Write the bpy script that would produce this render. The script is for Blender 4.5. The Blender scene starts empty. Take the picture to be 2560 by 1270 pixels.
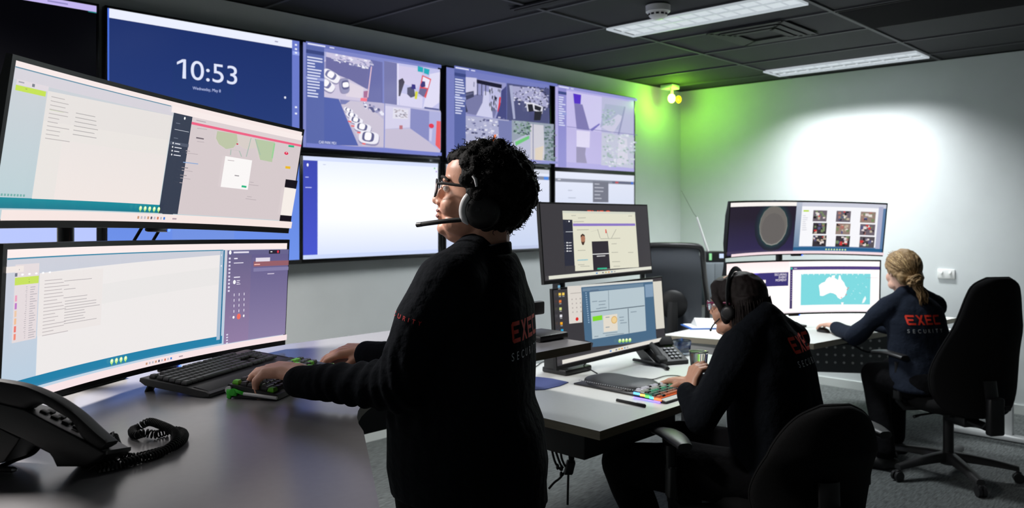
import bpy, bmesh, math, random
import numpy as np
from mathutils import Vector, Matrix, Euler
from mathutils.bvhtree import BVHTree
S = bpy.context.scene
COL = S.collection
PI = math.pi
V = Vector

# ------------------------------------------------------------------ camera, world, lights, exposure
FPX, YAW = 1994.0, math.radians(43.9)
FW = V((math.cos(YAW), math.sin(YAW), 0)); RT = V((math.sin(YAW), -math.cos(YAW), 0)); UP = V((0, 0, 1))
EYE = V((0, 0, 1.5))
cd = bpy.data.cameras.new('camera'); cam = bpy.data.objects.new('camera', cd); COL.objects.link(cam)
cam.location = EYE; cam.rotation_euler = (PI/2, 0, YAW-PI/2)
cd.sensor_width = 36; cd.lens = 36*FPX/2560; cd.shift_y = -104/2560; cd.clip_start = .05
cd.dof.use_dof = True; cd.dof.focus_distance = 2.05; cd.dof.aperture_fstop = 5.0
S.camera = cam
S.view_settings.view_transform = 'Standard'; S.view_settings.look = 'None'
S.view_settings.exposure = 0.0; S.view_settings.gamma = 1.0; S.view_settings.use_curve_mapping = False
w = bpy.data.worlds.new('room_dark'); S.world = w; w.use_nodes = True
w.node_tree.nodes['Background'].inputs[0].default_value = (.6, .75, 1, 1)
w.node_tree.nodes['Background'].inputs[1].default_value = .004
S.cycles.max_bounces = 6; S.cycles.diffuse_bounces = 3; S.cycles.glossy_bounces = 3

def area(name, loc, sx, sy, power, col, spread, rot=(0, 0, 0)):
    l = bpy.data.lights.new(name, 'AREA'); l.shape = 'ELLIPSE'; l.size = sx; l.size_y = sy
    l.energy = power; l.color = col; l.spread = math.radians(spread)
    o = bpy.data.objects.new(name, l); COL.objects.link(o); o.location = loc; o.rotation_euler = rot
    return o
# louvred ceiling troffers throw their light down in a cut-off fan, last one added
area('troffer_lamp_light', (6.42, 2.55, 2.68), .20, 1.15, 36, (.95, .98, 1), 116)
area('troffer_lamp_light', (4.32, 2.55, 2.68), .22, 1.1, 45, (.93, .98, 1), 160)
area('troffer_lamp_light', (2.13, 2.55, 2.68), .22, 1.1, 2, (.95, .98, 1), 118)
area('troffer_lamp_light', (.44, 3.02, 2.68), .20, .9, 122, (1, .96, .92), 150)  # added lamp, out of view, to brighten the standing person's face

# ------------------------------------------------------------------ pixel helpers (used with a known depth, height or wall)
def at(x, y, D): return EYE + D*(FW + RT*((x-1280)/FPX) + UP*((531-y)/FPX))
def on_z(x, y, z): return at(x, y, FPX*(1.5-z)/(y-531))
def on_y(x, y, Y):
    d = at(x, y, 1)-EYE; return EYE + d*(Y/d.y)
def on_x(x, y, X):
    d = at(x, y, 1)-EYE; return EYE + d*(X/d.x)

# ------------------------------------------------------------------ materials
def lin(c):
    c = c/255
    return c/12.92 if c <= .04045 else ((c+.055)/1.055)**2.4
def rgb(r, g, b): return (lin(r), lin(g), lin(b), 1)
MATS = {}
def mat(name, col, rough=.5, metal=0, spec=.5, emit=None, es=0, noise=0, nscale=40, bump=0, bscale=200, alpha=None, trans=0, coat=0, stretch=None):
    if name in MATS: return MATS[name]
    m = bpy.data.materials.new(name); m.use_nodes = True; MATS[name] = m
    nt = m.node_tree; b = nt.nodes['Principled BSDF']
    b.inputs['Base Color'].default_value = col; b.inputs['Roughness'].default_value = rough
    b.inputs['Metallic'].default_value = metal; b.inputs['Specular IOR Level'].default_value = spec
    b.inputs['Transmission Weight'].default_value = trans; b.inputs['Coat Weight'].default_value = coat
    if emit: b.inputs['Emission Color'].default_value = emit; b.inputs['Emission Strength'].default_value = es
    tc = None
    if noise or bump:
        tc = nt.nodes.new('ShaderNodeTexCoord'); mp = nt.nodes.new('ShaderNodeMapping')
        nt.links.new(tc.outputs['Object'], mp.inputs['Vector'])
        if stretch: mp.inputs['Scale'].default_value = stretch
    if noise:
        n = nt.nodes.new('ShaderNodeTexNoise'); n.inputs['Scale'].default_value = nscale; n.inputs['Detail'].default_value = 5
        nt.links.new(mp.outputs[0], n.inputs['Vector'])
        r = nt.nodes.new('ShaderNodeMapRange'); r.inputs[1].default_value = .3; r.inputs[2].default_value = .7
        r.inputs[3].default_value = 1-noise; r.inputs[4].default_value = 1+noise
        mx = nt.nodes.new('ShaderNodeMix'); mx.data_type = 'RGBA'; mx.blend_type = 'MULTIPLY'; mx.inputs[0].default_value = 1
        mx.inputs[6].default_value = col
        nt.links.new(n.outputs[0], r.inputs[0]); nt.links.new(r.outputs[0], mx.inputs[7]); nt.links.new(mx.outputs[2], b.inputs['Base Color'])
    if bump:
        n2 = nt.nodes.new('ShaderNodeTexNoise'); n2.inputs['Scale'].default_value = bscale; n2.inputs['Detail'].default_value = 4
        nt.links.new(mp.outputs[0], n2.inputs['Vector'])
        bp = nt.nodes.new('ShaderNodeBump'); bp.inputs['Strength'].default_value = bump; bp.inputs['Distance'].default_value = .01
        nt.links.new(n2.outputs[0], bp.inputs['Height']); nt.links.new(bp.outputs[0], b.inputs['Normal'])
    return m
def screen_mat(name, strength=1.0):
    if name in MATS: return MATS[name]
    m = bpy.data.materials.new(name); m.use_nodes = True; MATS[name] = m
    nt = m.node_tree; b = nt.nodes['Principled BSDF']
    a = nt.nodes.new('ShaderNodeVertexColor'); a.layer_name = 'pixels'
    b.inputs['Base Color'].default_value = (.004, .004, .005, 1); b.inputs['Roughness'].default_value = .22
    b.inputs['Specular IOR Level'].default_value = .22
    nt.links.new(a.outputs['Color'], b.inputs['Emission Color']); b.inputs['Emission Strength'].default_value = strength
    return m
M = dict(
 wall=mat('wall_paint', rgb(212, 217, 218), .75, noise=.02, nscale=6, bump=.05, bscale=300),
 ceil=mat('ceiling_tile_black', rgb(40, 41, 44), .9, noise=.06, nscale=30, bump=.15, bscale=400),
 tbar=mat('ceiling_grid_bar', rgb(70, 71, 74), .7),
 carpet=mat('carpet_grey', rgb(104, 108, 108), .95, spec=.1, noise=.45, nscale=14, bump=.6, bscale=160, stretch=(1.2, 9, 1)),
 skirt=mat('skirting_white', rgb(205, 210, 208), .6),
 tvblack=mat('gloss_black_plastic', rgb(14, 14, 16), .25),
 black=mat('black_plastic', rgb(18, 18, 20), .45, noise=.05),
 matte=mat('matte_black_plastic', rgb(22, 22, 24), .7, bump=.05, bscale=600),
 keycap=mat('keycap_black', rgb(44, 42, 44), .5),
 rubber=mat('black_rubber', rgb(14, 14, 15), .8),
 lam_grey=mat('laminate_grey', rgb(130, 128, 130), .24, spec=.9, noise=.02, nscale=60),
 lam_white=mat('laminate_white', rgb(226, 228, 224), .4, noise=.015, nscale=60),
 edge_dark=mat('edge_band_oak', rgb(120, 110, 88), .5, noise=.15, nscale=8, stretch=(1, 1, 14)),
 edge_light=mat('edge_band_beige', rgb(205, 198, 176), .5),
 steel_white=mat('white_powder_coat', rgb(222, 224, 224), .45),
 steel_dark=mat('dark_powder_coat', rgb(52, 53, 56), .5),
 alu=mat('aluminium', rgb(170, 172, 176), .35, metal=.9),
 silver=mat('silver_plastic', rgb(222, 222, 224), .35),
 whitep=mat('white_plastic', rgb(232, 233, 231), .4),
 seat=mat('chair_fabric_black', rgb(22, 22, 23), .9, spec=.15, bump=.4, bscale=500),
 chairp=mat('chair_plastic_black', rgb(32, 32, 33), .42),
 navy=mat('jacket_fleece_black', rgb(17, 20, 25), .92, spec=.08, bump=.55, bscale=35),
 navy3=mat('jacket_fleece_navy', rgb(33, 39, 51), .92, spec=.08, bump=.5, bscale=30),
 trouser=mat('trousers_black', rgb(15, 15, 17), .95, spec=.06, bump=.5, bscale=30),
 shoe=mat('shoe_black', rgb(14, 14, 15), .6),
 skin1=mat('skin_brown', rgb(220, 162, 136), .45, noise=.06, nscale=25, bump=.05, bscale=300),
 skin2=mat('skin_tan', rgb(196, 146, 120), .5, noise=.05, nscale=25),
 skin3=mat('skin_fair', rgb(226, 178, 156), .5, noise=.04, nscale=25),
 hair1=mat('hair_black', rgb(13, 11, 11), .7, spec=.2, bump=.5, bscale=120),
 hair2=mat('hair_dark_brown', rgb(22, 13, 12), .6, spec=.25, noise=.3, nscale=60, bump=.3, bscale=90, stretch=(8, 8, 1)),
 hair3=mat('hair_blonde', rgb(158, 128, 88), .45, spec=.4, noise=.35, nscale=50, bump=.4, bscale=80, stretch=(6, 6, 1)),
 red=mat('print_red', rgb(226, 52, 28), .7), white=mat('print_white', rgb(205, 210, 214), .7),
 green=mat('keycap_green', rgb(110, 205, 30), .45), grey=mat('keycap_grey', rgb(84, 82, 92), .5),
 eye=mat('eye_white', rgb(225, 220, 215), .2), iris=mat('eye_iris', rgb(50, 30, 20), .2), lip=mat('lips', rgb(150, 88, 80), .45),
 brow=mat('eyebrow_hair', rgb(30, 22, 20), .8),
 glass=mat('clear_plastic', (1, 1, 1, 1), .05, trans=1, spec=.5),
 bluepad=mat('mouse_pad_blue', rgb(72, 84, 140), .8), bluebin=mat('blue_plastic', rgb(40, 90, 160), .5),
 paper=mat('paper_white', rgb(235, 236, 234), .7), magenta=mat('glasses_magenta', rgb(120, 20, 70), .35),
 navyplastic=mat('box_dark_slate', rgb(48, 60, 64), .5), boxgrey=mat('box_mid_grey', rgb(128, 136, 142), .5),
 mesh=mat('chair_mesh_dark', rgb(84, 88, 95), .8, bump=.4, bscale=900),
 led=mat('blue_power_light', (.05, .1, 1, 1), .3, emit=(.05, .12, 1, 1), es=4),
 diff=None)

# ------------------------------------------------------------------ mesh building
class MB:
    def __init__(s): s.bm = bmesh.new()
    def _merge(s, b2, mtx=None):
        if mtx is not None: bmesh.ops.transform(b2, matrix=mtx, verts=b2.verts)
        me = bpy.data.meshes.new('tmp'); b2.to_mesh(me); b2.free(); s.bm.from_mesh(me); bpy.data.meshes.remove(me); return s
    def box(s, c, sz, rot=None, bev=0, seg=2):
        b = bmesh.new(); bmesh.ops.create_cube(b, size=1)
        bmesh.ops.scale(b, vec=V(sz), verts=b.verts)
        if bev: bmesh.ops.bevel(b, geom=b.edges[:], offset=min(bev, min(sz)*.49), segments=seg, profile=.5, affect='EDGES')
        m = Matrix.Translation(V(c))
        if rot is not None: m = m @ (rot if isinstance(rot, Matrix) else Euler(rot).to_matrix()).to_4x4()
        return s._merge(b, m)
    def fbox(s, c, ax, ay, az, sz, bev=0, seg=2):
        R = Matrix((V(ax).normalized(), V(ay).normalized(), V(az).normalized())).transposed()
        return s.box(c, sz, R, bev, seg)
    def loft(s, rings, cap=True, close=True):
        bm = s.bm; vs = [[bm.verts.new(p) for p in r] for r in rings]
        n = len(vs[0])
        for a, b in zip(vs, vs[1:]):
            for i in range(n if close else n-1):
                j = (i+1) % n
                bm.faces.new((a[i], a[j], b[j], b[i]))
        if cap:
            bm.faces.new(vs[0][::-1]); bm.faces.new(vs[-1])
        return s
    def tube(s, pts, r, n=10, cap=True, flat=None):
        pts = [V(p) for p in pts]; k = len(pts)
        rs = [r]*k if not isinstance(r, (list, tuple)) else r
        rings = []; ref = None
        for i, p in enumerate(pts):
            t = (pts[min(i+1, k-1)]-pts[max(i-1, 0)]).normalized()
            if ref is None:
                ref = V((0, 0, 1)) if abs(t.z) < .9 else V((1, 0, 0))
            a = (ref-t*ref.dot(t))
            if a.length < 1e-6: a = t.orthogonal()
            a.normalize(); b = t.cross(a); ref = a
            fa, fb = (1, 1) if flat is None else flat
            rings.append([p+(a*fa*math.cos(q)+b*fb*math.sin(q))*rs[i] for q in [2*PI*j/n for j in range(n)]])
        return s.loft(rings, cap)
    def cyl(s, p0, p1, r0, r1=None, n=20, cap=True):
        return s.tube([p0, p1], [r0, r0 if r1 is None else r1], n, cap)
    def sph(s, c, r, rot=None, u=16, v=10):
        b = bmesh.new(); bmesh.ops.create_uvsphere(b, u_segments=u, v_segments=v, radius=1)
        rr = V((r, r, r)) if not hasattr(r, '__len__') else V(r)
        m = Matrix.Translation(V(c))
        if rot is not None: m = m @ (rot if isinstance(rot, Matrix) else Euler(rot).to_matrix()).to_4x4()
        return s._merge(b, m @ Matrix.Diagonal((*rr, 1)))
    def cap_chain(s, pts, rs, n=14):
        pts = [V(p) for p in pts]
        for i, (p, r) in enumerate(zip(pts, rs)):
            s.sph(p, r, u=n, v=8)
            if i: s.cyl(pts[i-1], p, rs[i-1], r, n)
        return s
    def prism(s, poly, z0, z1, bev=0, mtx=None):
        b = bmesh.new()
        lo = [b.verts.new((p[0], p[1], z0)) for p in poly]; hi = [b.verts.new((p[0], p[1], z1)) for p in poly]
        n = len(poly)
        b.faces.new(lo[::-1]); b.faces.new(hi)
        for i in range(n): b.faces.new((lo[i], lo[(i+1) % n], hi[(i+1) % n], hi[i]))
        bmesh.ops.recalc_face_normals(b, faces=b.faces)
        if bev:
            ed = [e for e in b.edges if len(e.link_faces) == 2 and e.calc_face_angle(0) > .5]
            bmesh.ops.bevel(b, geom=ed, offset=bev, segments=2, profile=.5, affect='EDGES')
        return s._merge(b, mtx)
    def mesh(s, name, recalc=True):
        if recalc: bmesh.ops.recalc_face_normals(s.bm, faces=s.bm.faces)
        me = bpy.data.meshes.new(name); s.bm.to_mesh(me); s.bm.free(); return me
    def build(s, name, m, parent=None, smooth=35, origin=None):
        me = s.mesh(name)
        return link(name, me, m, parent, smooth, origin)
def link(name, me, m, parent=None, smooth=35, origin=None):
    if m is not None and not me.materials: me.materials.append(m)
    if smooth is not None and len(me.polygons):
        me.shade_smooth()
        if smooth < 180: me.set_sharp_from_angle(angle=math.radians(smooth))
    o = bpy.data.objects.new(name, me); COL.objects.link(o)
    if parent is not None: o.parent = parent
    if origin is not None:            # mesh was built in world space: move its origin to the parent's place
        me.transform(Matrix.Translation(-V(origin)))
        if parent is None: o.location = origin
    return o
def tag(o, label=None, cat=None, group=None, kind=None):
    if label: o['label'] = label
    if cat: o['category'] = cat
    if group: o['group'] = group
    if kind: o['kind'] = kind
    return o
def thing(name, label, cat, loc=(0, 0, 0), rz=0, group=None):
    o = bpy.data.objects.new(name, None); COL.objects.link(o); o.location = loc; o.rotation_euler = (0, 0, rz)
    o.empty_display_size = .1
    return tag(o, label, cat, group)
def struct(o): o['kind'] = 'structure'; return o
def evalmesh(o):
    dg = bpy.context.evaluated_depsgraph_get(); e = o.evaluated_get(dg)
    return bpy.data.meshes.new_from_object(e, depsgraph=dg)
def fuse(mb, name, voxel=.006, smooth=4, factor=.5, disp=None):
    """join all shapes of mb into one continuous skin"""
    me = mb.mesh(name+'_raw'); o = bpy.data.objects.new('tmp', me); COL.objects.link(o)
    r = o.modifiers.new('r', 'REMESH'); r.mode = 'VOXEL'; r.voxel_size = voxel; r.adaptivity = 0
    if smooth:
        m = o.modifiers.new('s', 'SMOOTH'); m.iterations = smooth; m.factor = factor
    out = evalmesh(o); bpy.data.objects.remove(o); bpy.data.meshes.remove(me)
    if disp:
        n_ = len(out.vertices); co = np.empty(n_*3, 'f'); no = np.empty(n_*3, 'f')
        out.vertices.foreach_get('co', co); out.vertices.foreach_get('normal', no); co = co.reshape(-1, 3); no = no.reshape(-1, 3)
        co += no*disp(co)[:, None]; out.vertices.foreach_set('co', co.ravel()); out.update()
    out.name = name
    return out
_tc = {}
def text2d(body, bold=False):
    """filled outlines of a word: list of 2-D polygons, width"""
    if body in _tc: return _tc[body]
    c = bpy.data.curves.new('t', 'FONT'); c.body = body; c.size = 1
    o = bpy.data.objects.new('t', c); COL.objects.link(o)
    me = evalmesh(o); bpy.data.objects.remove(o); bpy.data.curves.remove(c)
    P = [[(me.vertices[i].co.x, me.vertices[i].co.y) for i in p.vertices] for p in me.polygons]
    bpy.data.meshes.remove(me)
    xs = [q[0] for p in P for q in p]; ys = [q[1] for p in P for q in p]
    x0, x1, y0, y1 = min(xs), max(xs), min(ys), max(ys)
    P = [[((x-x0)/(x1-x0), (y-y0)/(y1-y0)) for x, y in p] for p in P]
    _tc[body] = (P, (x1-x0)/(y1-y0)); return _tc[body]

# ------------------------------------------------------------------ lit screens: coloured shapes laid in (u right, v down)
class Screen:
    def __init__(s, fn, inv=None): s.fn = fn; s.inv = inv; s.P = []; s.k = 0; s.curved = False; s.rm = None
    def R(s, u):
        if not s.rm: return u
        a, b = s.rm
        return b+(u-a)*(1-b)/(1-a)
    def rect(s, u0, v0, u1, v1, c, n=None):
        u0, u1 = s.R(u0), s.R(u1)
        u0, u1 = sorted((u0, u1)); v0, v1 = sorted((v0, v1))
        n = n or max(1, int(math.ceil((u1-u0)*28)))
        s.k += 1
        for i in range(n):
            a = u0+(u1-u0)*i/n; b = u0+(u1-u0)*(i+1)/n
            s.P.append(([(a, v1), (b, v1), (b, v0), (a, v0)], [c]*4, s.k))
    def grad(s, u0, v0, u1, v1, ctop, cbot, n=14):
        u0, u1 = s.R(u0), s.R(u1); s.k += 1
        for i in range(n):
            a = u0+(u1-u0)*i/n; b = u0+(u1-u0)*(i+1)/n
            s.P.append(([(a, v1), (b, v1), (b, v0), (a, v0)], [cbot, cbot, ctop, ctop], s.k))
    def poly(s, pts, c, layer=None):
        if layer is None: s.k += 1
        us = [p[0] for p in pts]
        if s.curved and max(us)-min(us) > .02:      # follow the bend: cut into narrow upright strips
            n = int(math.ceil((max(us)-min(us))*45)); lo = min(us); st = (max(us)-lo)/n
            def cut(P, x, keep):
                o = []
                for a, b in zip(P, P[1:]+P[:1]):
                    ia, ib = (a[0]-x)*keep >= 0, (b[0]-x)*keep >= 0
                    if ia: o.append(a)
                    if ia != ib: t = (x-a[0])/(b[0]-a[0]); o.append((x, a[1]+t*(b[1]-a[1])))
                return o
            for i in range(n):
                q = cut(cut(list(pts), lo+i*st, 1), lo+(i+1)*st, -1)
                if len(q) > 2: s.P.append((q, [c]*len(q), layer or s.k))
            return
        s.P.append((list(pts), [c]*len(pts), layer or s.k))
    def disc(s, u, v, ru, rv, c, n=16):
        u = s.R(u); s.poly([(u+ru*math.cos(2*PI*i/n), v-rv*math.sin(2*PI*i/n)) for i in range(n)], c)
    def text(s, body, u0, v0, u1, v1, c, shear=0):
        P, asp = text2d(body); s.k += 1
        for p in P: s.P.append(([(u0+(u1-u0)*x, v1+(v0-v1)*y) for x, y in p], [c]*len(p), s.k))
    def lines(s, u0, v0, u1, n, dv, h, c, seed=1, minf=.4):
        r = random.Random(seed); s.k += 1
        for i in range(n):
            b = s.R(u0+(u1-u0)*r.uniform(minf, 1)); v = v0+i*dv; a = s.R(u0)
            s.P.append(([(a, v+h), (b, v+h), (b, v), (a, v)], [c]*4, s.k))
    # the same through photograph pixels lying on this screen
    def q(s, *pts): return [s.inv(x, y) for x, y in pts]
    def ppoly(s, pts, c): s.poly(s.q(*pts), c)
    def prect(s, a, b, c):
        (u0, v0), (u1, v1) = s.q(a, b); s.rect(u0, v0, u1, v1, c)
    def pdisc(s, p, r, c, n=16):
        (u, v), (u2, v2) = s.q(p, (p[0]+r, p[1]+r)); s.disc(u, v, abs(u2-u), abs(v2-v), c, n)
    def build(s, name, m, parent, off=0.0):
        vs = []; fs = []; cs = []
        for pts, c, k in s.P:
            b = len(vs)
            for p in pts: vs.append(s.fn(p[0], p[1], off+.00018*k))
            fs.append(range(b, b+len(pts))); cs += c
        me = bpy.data.meshes.new(name); me.from_pydata(vs, [], [list(f) for f in fs])
        at_ = me.attributes.new('pixels', 'FLOAT_COLOR', 'CORNER')
        at_.data.foreach_set('color', [x for c in cs for x in (c if len(c) == 4 else (*c, 1))])
        return link(name, me, m, parent, None)
# ------------------------------------------------------------------ the room
H = 2.7; WY = 4.30; WX = 6.89; X0, Y0 = -2.6, -3.2
struct(MB().box(((X0+WX)/2, (Y0+WY)/2, -.05), (WX-X0+.2, WY-Y0+.2, .1)).build('floor', M['carpet']))
cb = MB(); cb.box(((X0+WX)/2, (Y0+WY)/2, H+.06), (WX-X0+.2, WY-Y0+.2, .1))
ce = struct(cb.build('ceiling', M['ceil']))
gb = MB()
for y in (-2.9, -1.7, -.49, .72, 1.93, 3.155): gb.box(((X0+WX)/2, y, H+.005), (WX-X0, .024, .012))
xx = 4.17-.6*11
while xx < WX:
    gb.box((xx, (Y0+WY)/2, H+.006), (.02, WY-Y0, .012)); xx += .6
g = gb.build('trim_1', M['tbar']); struct(g)
struct(MB().box(((X0+WX)/2, WY+.05, H/2), (WX-X0+.2, .1, H)).build('wall_left', M['wall']))
struct(MB().box((WX+.05, (Y0+WY)/2, H/2), (.1, WY-Y0, H)).build('wall_right', M['wall']))
struct(MB().box(((X0+WX)/2, Y0-.05, H/2), (WX-X0+.2, .1, H)).build('wall_back', M['wall']))
struct(MB().box((X0-.05, (Y0+WY)/2, H/2), (.1, WY-Y0, H)).build('wall_near', M['wall']))
struct(MB().box(((X0+WX)/2, WY-.006, .035), (WX-X0, .012, .07)).build('baseboard_left', M['skirt']))
struct(MB().box((WX-.006, (Y0+WY)/2, .035), (.012, WY-Y0, .07)).build('baseboard_right', M['skirt']))

# ceiling troffers: louvred cells under glowing tubes
M['diff'] = mat('troffer_prismatic_diffuser', rgb(120, 124, 126), .5, emit=(.80, .87, .92, 1), es=.66)
M['louv'] = mat('troffer_glowing_louvre', rgb(120, 124, 126), .4, emit=(.78, .86, .92, 1), es=.5)  # louvre and frame emit a glow in place of lamp light on them
def troffer(x0, x1, y0, y1, label):
    t = thing('ceiling_light', label, 'ceiling light', ((x0+x1)/2, (y0+y1)/2, H), group='recessed strip lights in the black ceiling')
    hx, hy = (x1-x0)/2, (y1-y0)/2
    f = MB()
    for sx in (-1, 1): f.box((sx*(hx-.006), 0, -.006), (.012, 2*hy, .014))
    for sy in (-1, 1): f.box((0, sy*(hy-.006), -.006), (2*hx, .012, .014))
    f.build('frame', M['louv'], t)
    MB().box((0, 0, .004), (2*hx-.02, 2*hy-.02, .004)).build('diffuser', M['diff'], t)
    g = MB(); g.box((0, 0, -.003), (.012, 2*hy-.03, .008))
    for k in range(1, 12): g.box((0, -hy+2*hy*k/12, -.003), (2*hx-.03, .004, .008))
    g.build('louvre', M['louv'], t)
    return t
troffer(4.17, 4.47, 1.945, 3.16, 'long recessed strip light in the ceiling, the one beside the round smoke detector')
troffer(6.36, 6.66, 1.945, 3.16, 'long recessed strip light in the ceiling, the one just above the bright far wall')

troffer(1.98, 2.28, 1.945, 3.16, 'recessed strip light above the standing person, outside the photo')
troffer(.29, .59, 2.43, 3.61, 'recessed strip light close to the television wall, outside the photo')  # fixture added around the unseen face light
t = thing('smoke_detector', 'round white smoke detector on the black ceiling beside the strip light', 'smoke detector', tuple(on_z(1645, 15, H)))
MB().cyl((0, 0, 0), (0, 0, -.035), .072, .07, 28).build('mounting_base', M['whitep'], t)
MB().tube([(0, 0, -.035), (0, 0, -.04), (0, 0, -.062), (0, 0, -.075)], [.066, .062, .05, .03], 28).build('sensor_dome', M['whitep'], t)
sl = MB()
for k in range(12):
    a = 2*PI*k/12; sl.box((.056*math.cos(a), .056*math.sin(a), -.05), (.004, .018, .014), (0, 0, a))
sl.build('vent_slots', M['matte'], t)

t = thing('ceiling_vent', 'square black air diffuser in the ceiling between the two strip lights', 'air vent', (5.02, 2.5, H))
f = MB()
for k, (a, z) in enumerate(((.27, -.004), (.21, -.010), (.15, -.015))):
    for q in range(4):
        ang = q*PI/2; f.box((a*math.cos(ang)*.93, a*math.sin(ang)*.93, z), (.045, 2*a*.95, .006), (0, 0, ang))
f.build('diffuser_blades', M['matte'], t)
MB().box((0, 0, -.001), (.5, .5, .006)).build('backing', M['rubber'], t)
t = thing('ceiling_return_grille', 'large flat black grille panel in the ceiling at the top right', 'air grille', (5.07, 1.32, H))
MB().box((0, 0, -.002), (.585, 1.19, .006)).build('grille_panel', mat('grille_dark', rgb(20, 20, 21), .8), t)
f = MB()
for k in range(22): f.box((-.27+k*.0257, 0, -.007), (.004, 1.17, .006))
f.build('slats', mat('grille_slat', rgb(26, 26, 27), .8), t)
t = thing('slot_diffuser', 'narrow black slot diffuser in the ceiling left of the smoke detector', 'air vent', (3.42, 3.05, H))
MB().box((0, 0, -.004), (.10, .42, .01)).build('frame', M['matte'], t)
MB().box((0, 0, -.010), (.05, .40, .006)).build('slot', M['rubber'], t)

# green alarm beacon high in the corner
gp = at(1679, 246, 7.45)
t = thing('alarm_beacon', 'small beacon lamp glowing green high in the room corner under the ceiling', 'beacon', (gp.x, gp.y, H))
dz = gp.z-H
MB().box((.05, .05, -.02), (.13, .13, .04), bev=.006).build('bracket', M['whitep'], t)
MB().cyl((0, 0, -.03), (0, 0, dz+.03), .014).build('stem', M['whitep'], t)
MB().sph((0, 0, dz), (.034, .034, .042)).build('green_dome', mat('beacon_glow', rgb(210, 255, 80), .3, emit=(.75, 1, .12, 1), es=14), t)
MB().sph((.075, -.03, dz-.005), (.026, .026, .036)).build('amber_dome', mat('beacon_amber', rgb(255, 170, 10), .3, emit=(1, .55, .02, 1), es=.8), t)
def point(name, loc, e, col, r):
    l = bpy.data.lights.new(name, 'POINT'); l.energy = e; l.color = col; l.shadow_soft_size = r
    o = bpy.data.objects.new(name, l); COL.objects.link(o); o.location = loc; return o
point('beacon_light', (gp.x-.02, gp.y-.07, gp.z-.02), 9, (.30, 1, .03), .03)

# double wall switch
t = thing('wall_switch', 'white double switch plate on the right wall behind the blonde woman', 'wall switch', (WX, 1.888, 1.016))
MB().box((-.006, 0, 0), (.012, .125, .075), bev=.004).build('plate', M['whitep'], t)
for k in (-1, 1): MB().box((-.015, k*.03, .012), (.010, .016, .022), (0, .2, 0), bev=.002).build('rocker', M['whitep'], t)

# ------------------------------------------------------------------ desks
def desk_top(name, poly, z, th, m, me_edge, parent, bev=.0):
    b = MB(); b.prism(poly, z-th, z, bev); o = b.build(name, m, parent, smooth=30)
    me = o.data; me.materials.append(me_edge)
    for p in me.polygons:
        if abs(p.normal.z) < .5: p.material_index = 1
    return o
def lift_leg(parent, x, y, z, ang, m, fl=.62):
    b = MB(); b.box((x, y, z/2+.02), (.08, .06, z-.08), (0, 0, ang), bev=.006)
    b.box((x, y, .02), (fl, .075, .035), (0, 0, ang), bev=.01); b.box((x, y, z-.045), (fl*.8, .06, .03), (0, 0, ang), bev=.004)
    b.build('leg', m, parent)
def arc(c, r, a0, a1, n=10): return [(c[0]+r*math.cos(a0+(a1-a0)*i/n), c[1]+r*math.sin(a0+(a1-a0)*i/n)) for i in range(n+1)]
DZ1, DZ2, DZ3 = 1.03, .73, .73
t1 = thing('sit_stand_desk', 'grey corner desk raised to standing height in the foreground under the large curved monitors', 'desk', (0, 0, 0))
e0 = V((.768, 1.031)); e1 = V((1.0, 1.397)); dr = (e1-e0).normalized()
st = e0-dr*.75
nl = V((-dr.y, dr.x))
curve = []
p0, p1, p2 = V((1.03, 1.445)), V((1.10, 1.79)), V((1.62, 1.793))
p0 = e0+dr*.46
for i in range(13):
    s_ = i/12; curve.append(tuple((1-s_)**2*p0+2*s_*(1-s_)*V((1.10, 1.66))*1+s_*s_*p2 if False else (1-s_)**2*p0+2*s_*(1-s_)*V((1.16, 1.76))+s_*s_*p2))
poly = [tuple(st)]+curve+[(2.275, 1.793), (2.275, 2.55), (.86, 2.55), tuple(st+nl*.80)]
desk_top('desktop', poly, DZ1, .028, M['lam_grey'], M['edge_dark'], t1)
lift_leg(t1, 2.05, 2.2, DZ1, PI/2, M['steel_dark']); lift_leg(t1, .95, 2.30, DZ1, math.radians(100), M['steel_dark']); q = st+nl*.4+dr*.12; lift_leg(t1, q.x, q.y, DZ1, math.atan2(nl.y, nl.x), M['steel_dark'])
pb = MB(); pb.box((1.62, 2.5, .82), (1.15, .012, .32)); pb.build('modesty_panel', mat('pegboard_dark_grey', rgb(58, 60, 62), .6), t1)
pts = [(1.1+.9*i/14, 2.47, .93-.1*math.sin(PI*i/14)-.05*math.sin(3*PI*i/14)) for i in range(15)]
MB().tube(pts, .006, 8).build('cable', M['rubber'], t1)

t2 = thing('desk', 'white rectangular desk with the rainbow lit keyboard and two flat stacked monitors', 'desk', (0, 0, 0))
desk_top('desktop', [(2.235, 1.722), (3.86, 1.735), (3.86, 2.72), (2.235, 2.72)], DZ2, .032, M['lam_white'], M['edge_dark'], t2)
lift_leg(t2, 2.42, 2.25, DZ2, PI/2, M['steel_dark'], .7); lift_leg(t2, 3.7, 2.25, DZ2, PI/2, M['steel_dark'], .7)
MB().box((3.05, 2.3, DZ2-.075), (1.2, .09, .05)).build('crossbeam', M['steel_dark'], t2)
MB().box((2.62, 2.06, DZ2-.10), (.62, .42, .10), bev=.01).build('cable_tray', M['matte'], t2)
for (x, y) in ((2.34, 1.80), (2.46, 1.80), (2.78, 1.78)): MB().sph((x, y, DZ2-.036), .006).build('screw', M['alu'], t2)

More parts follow.
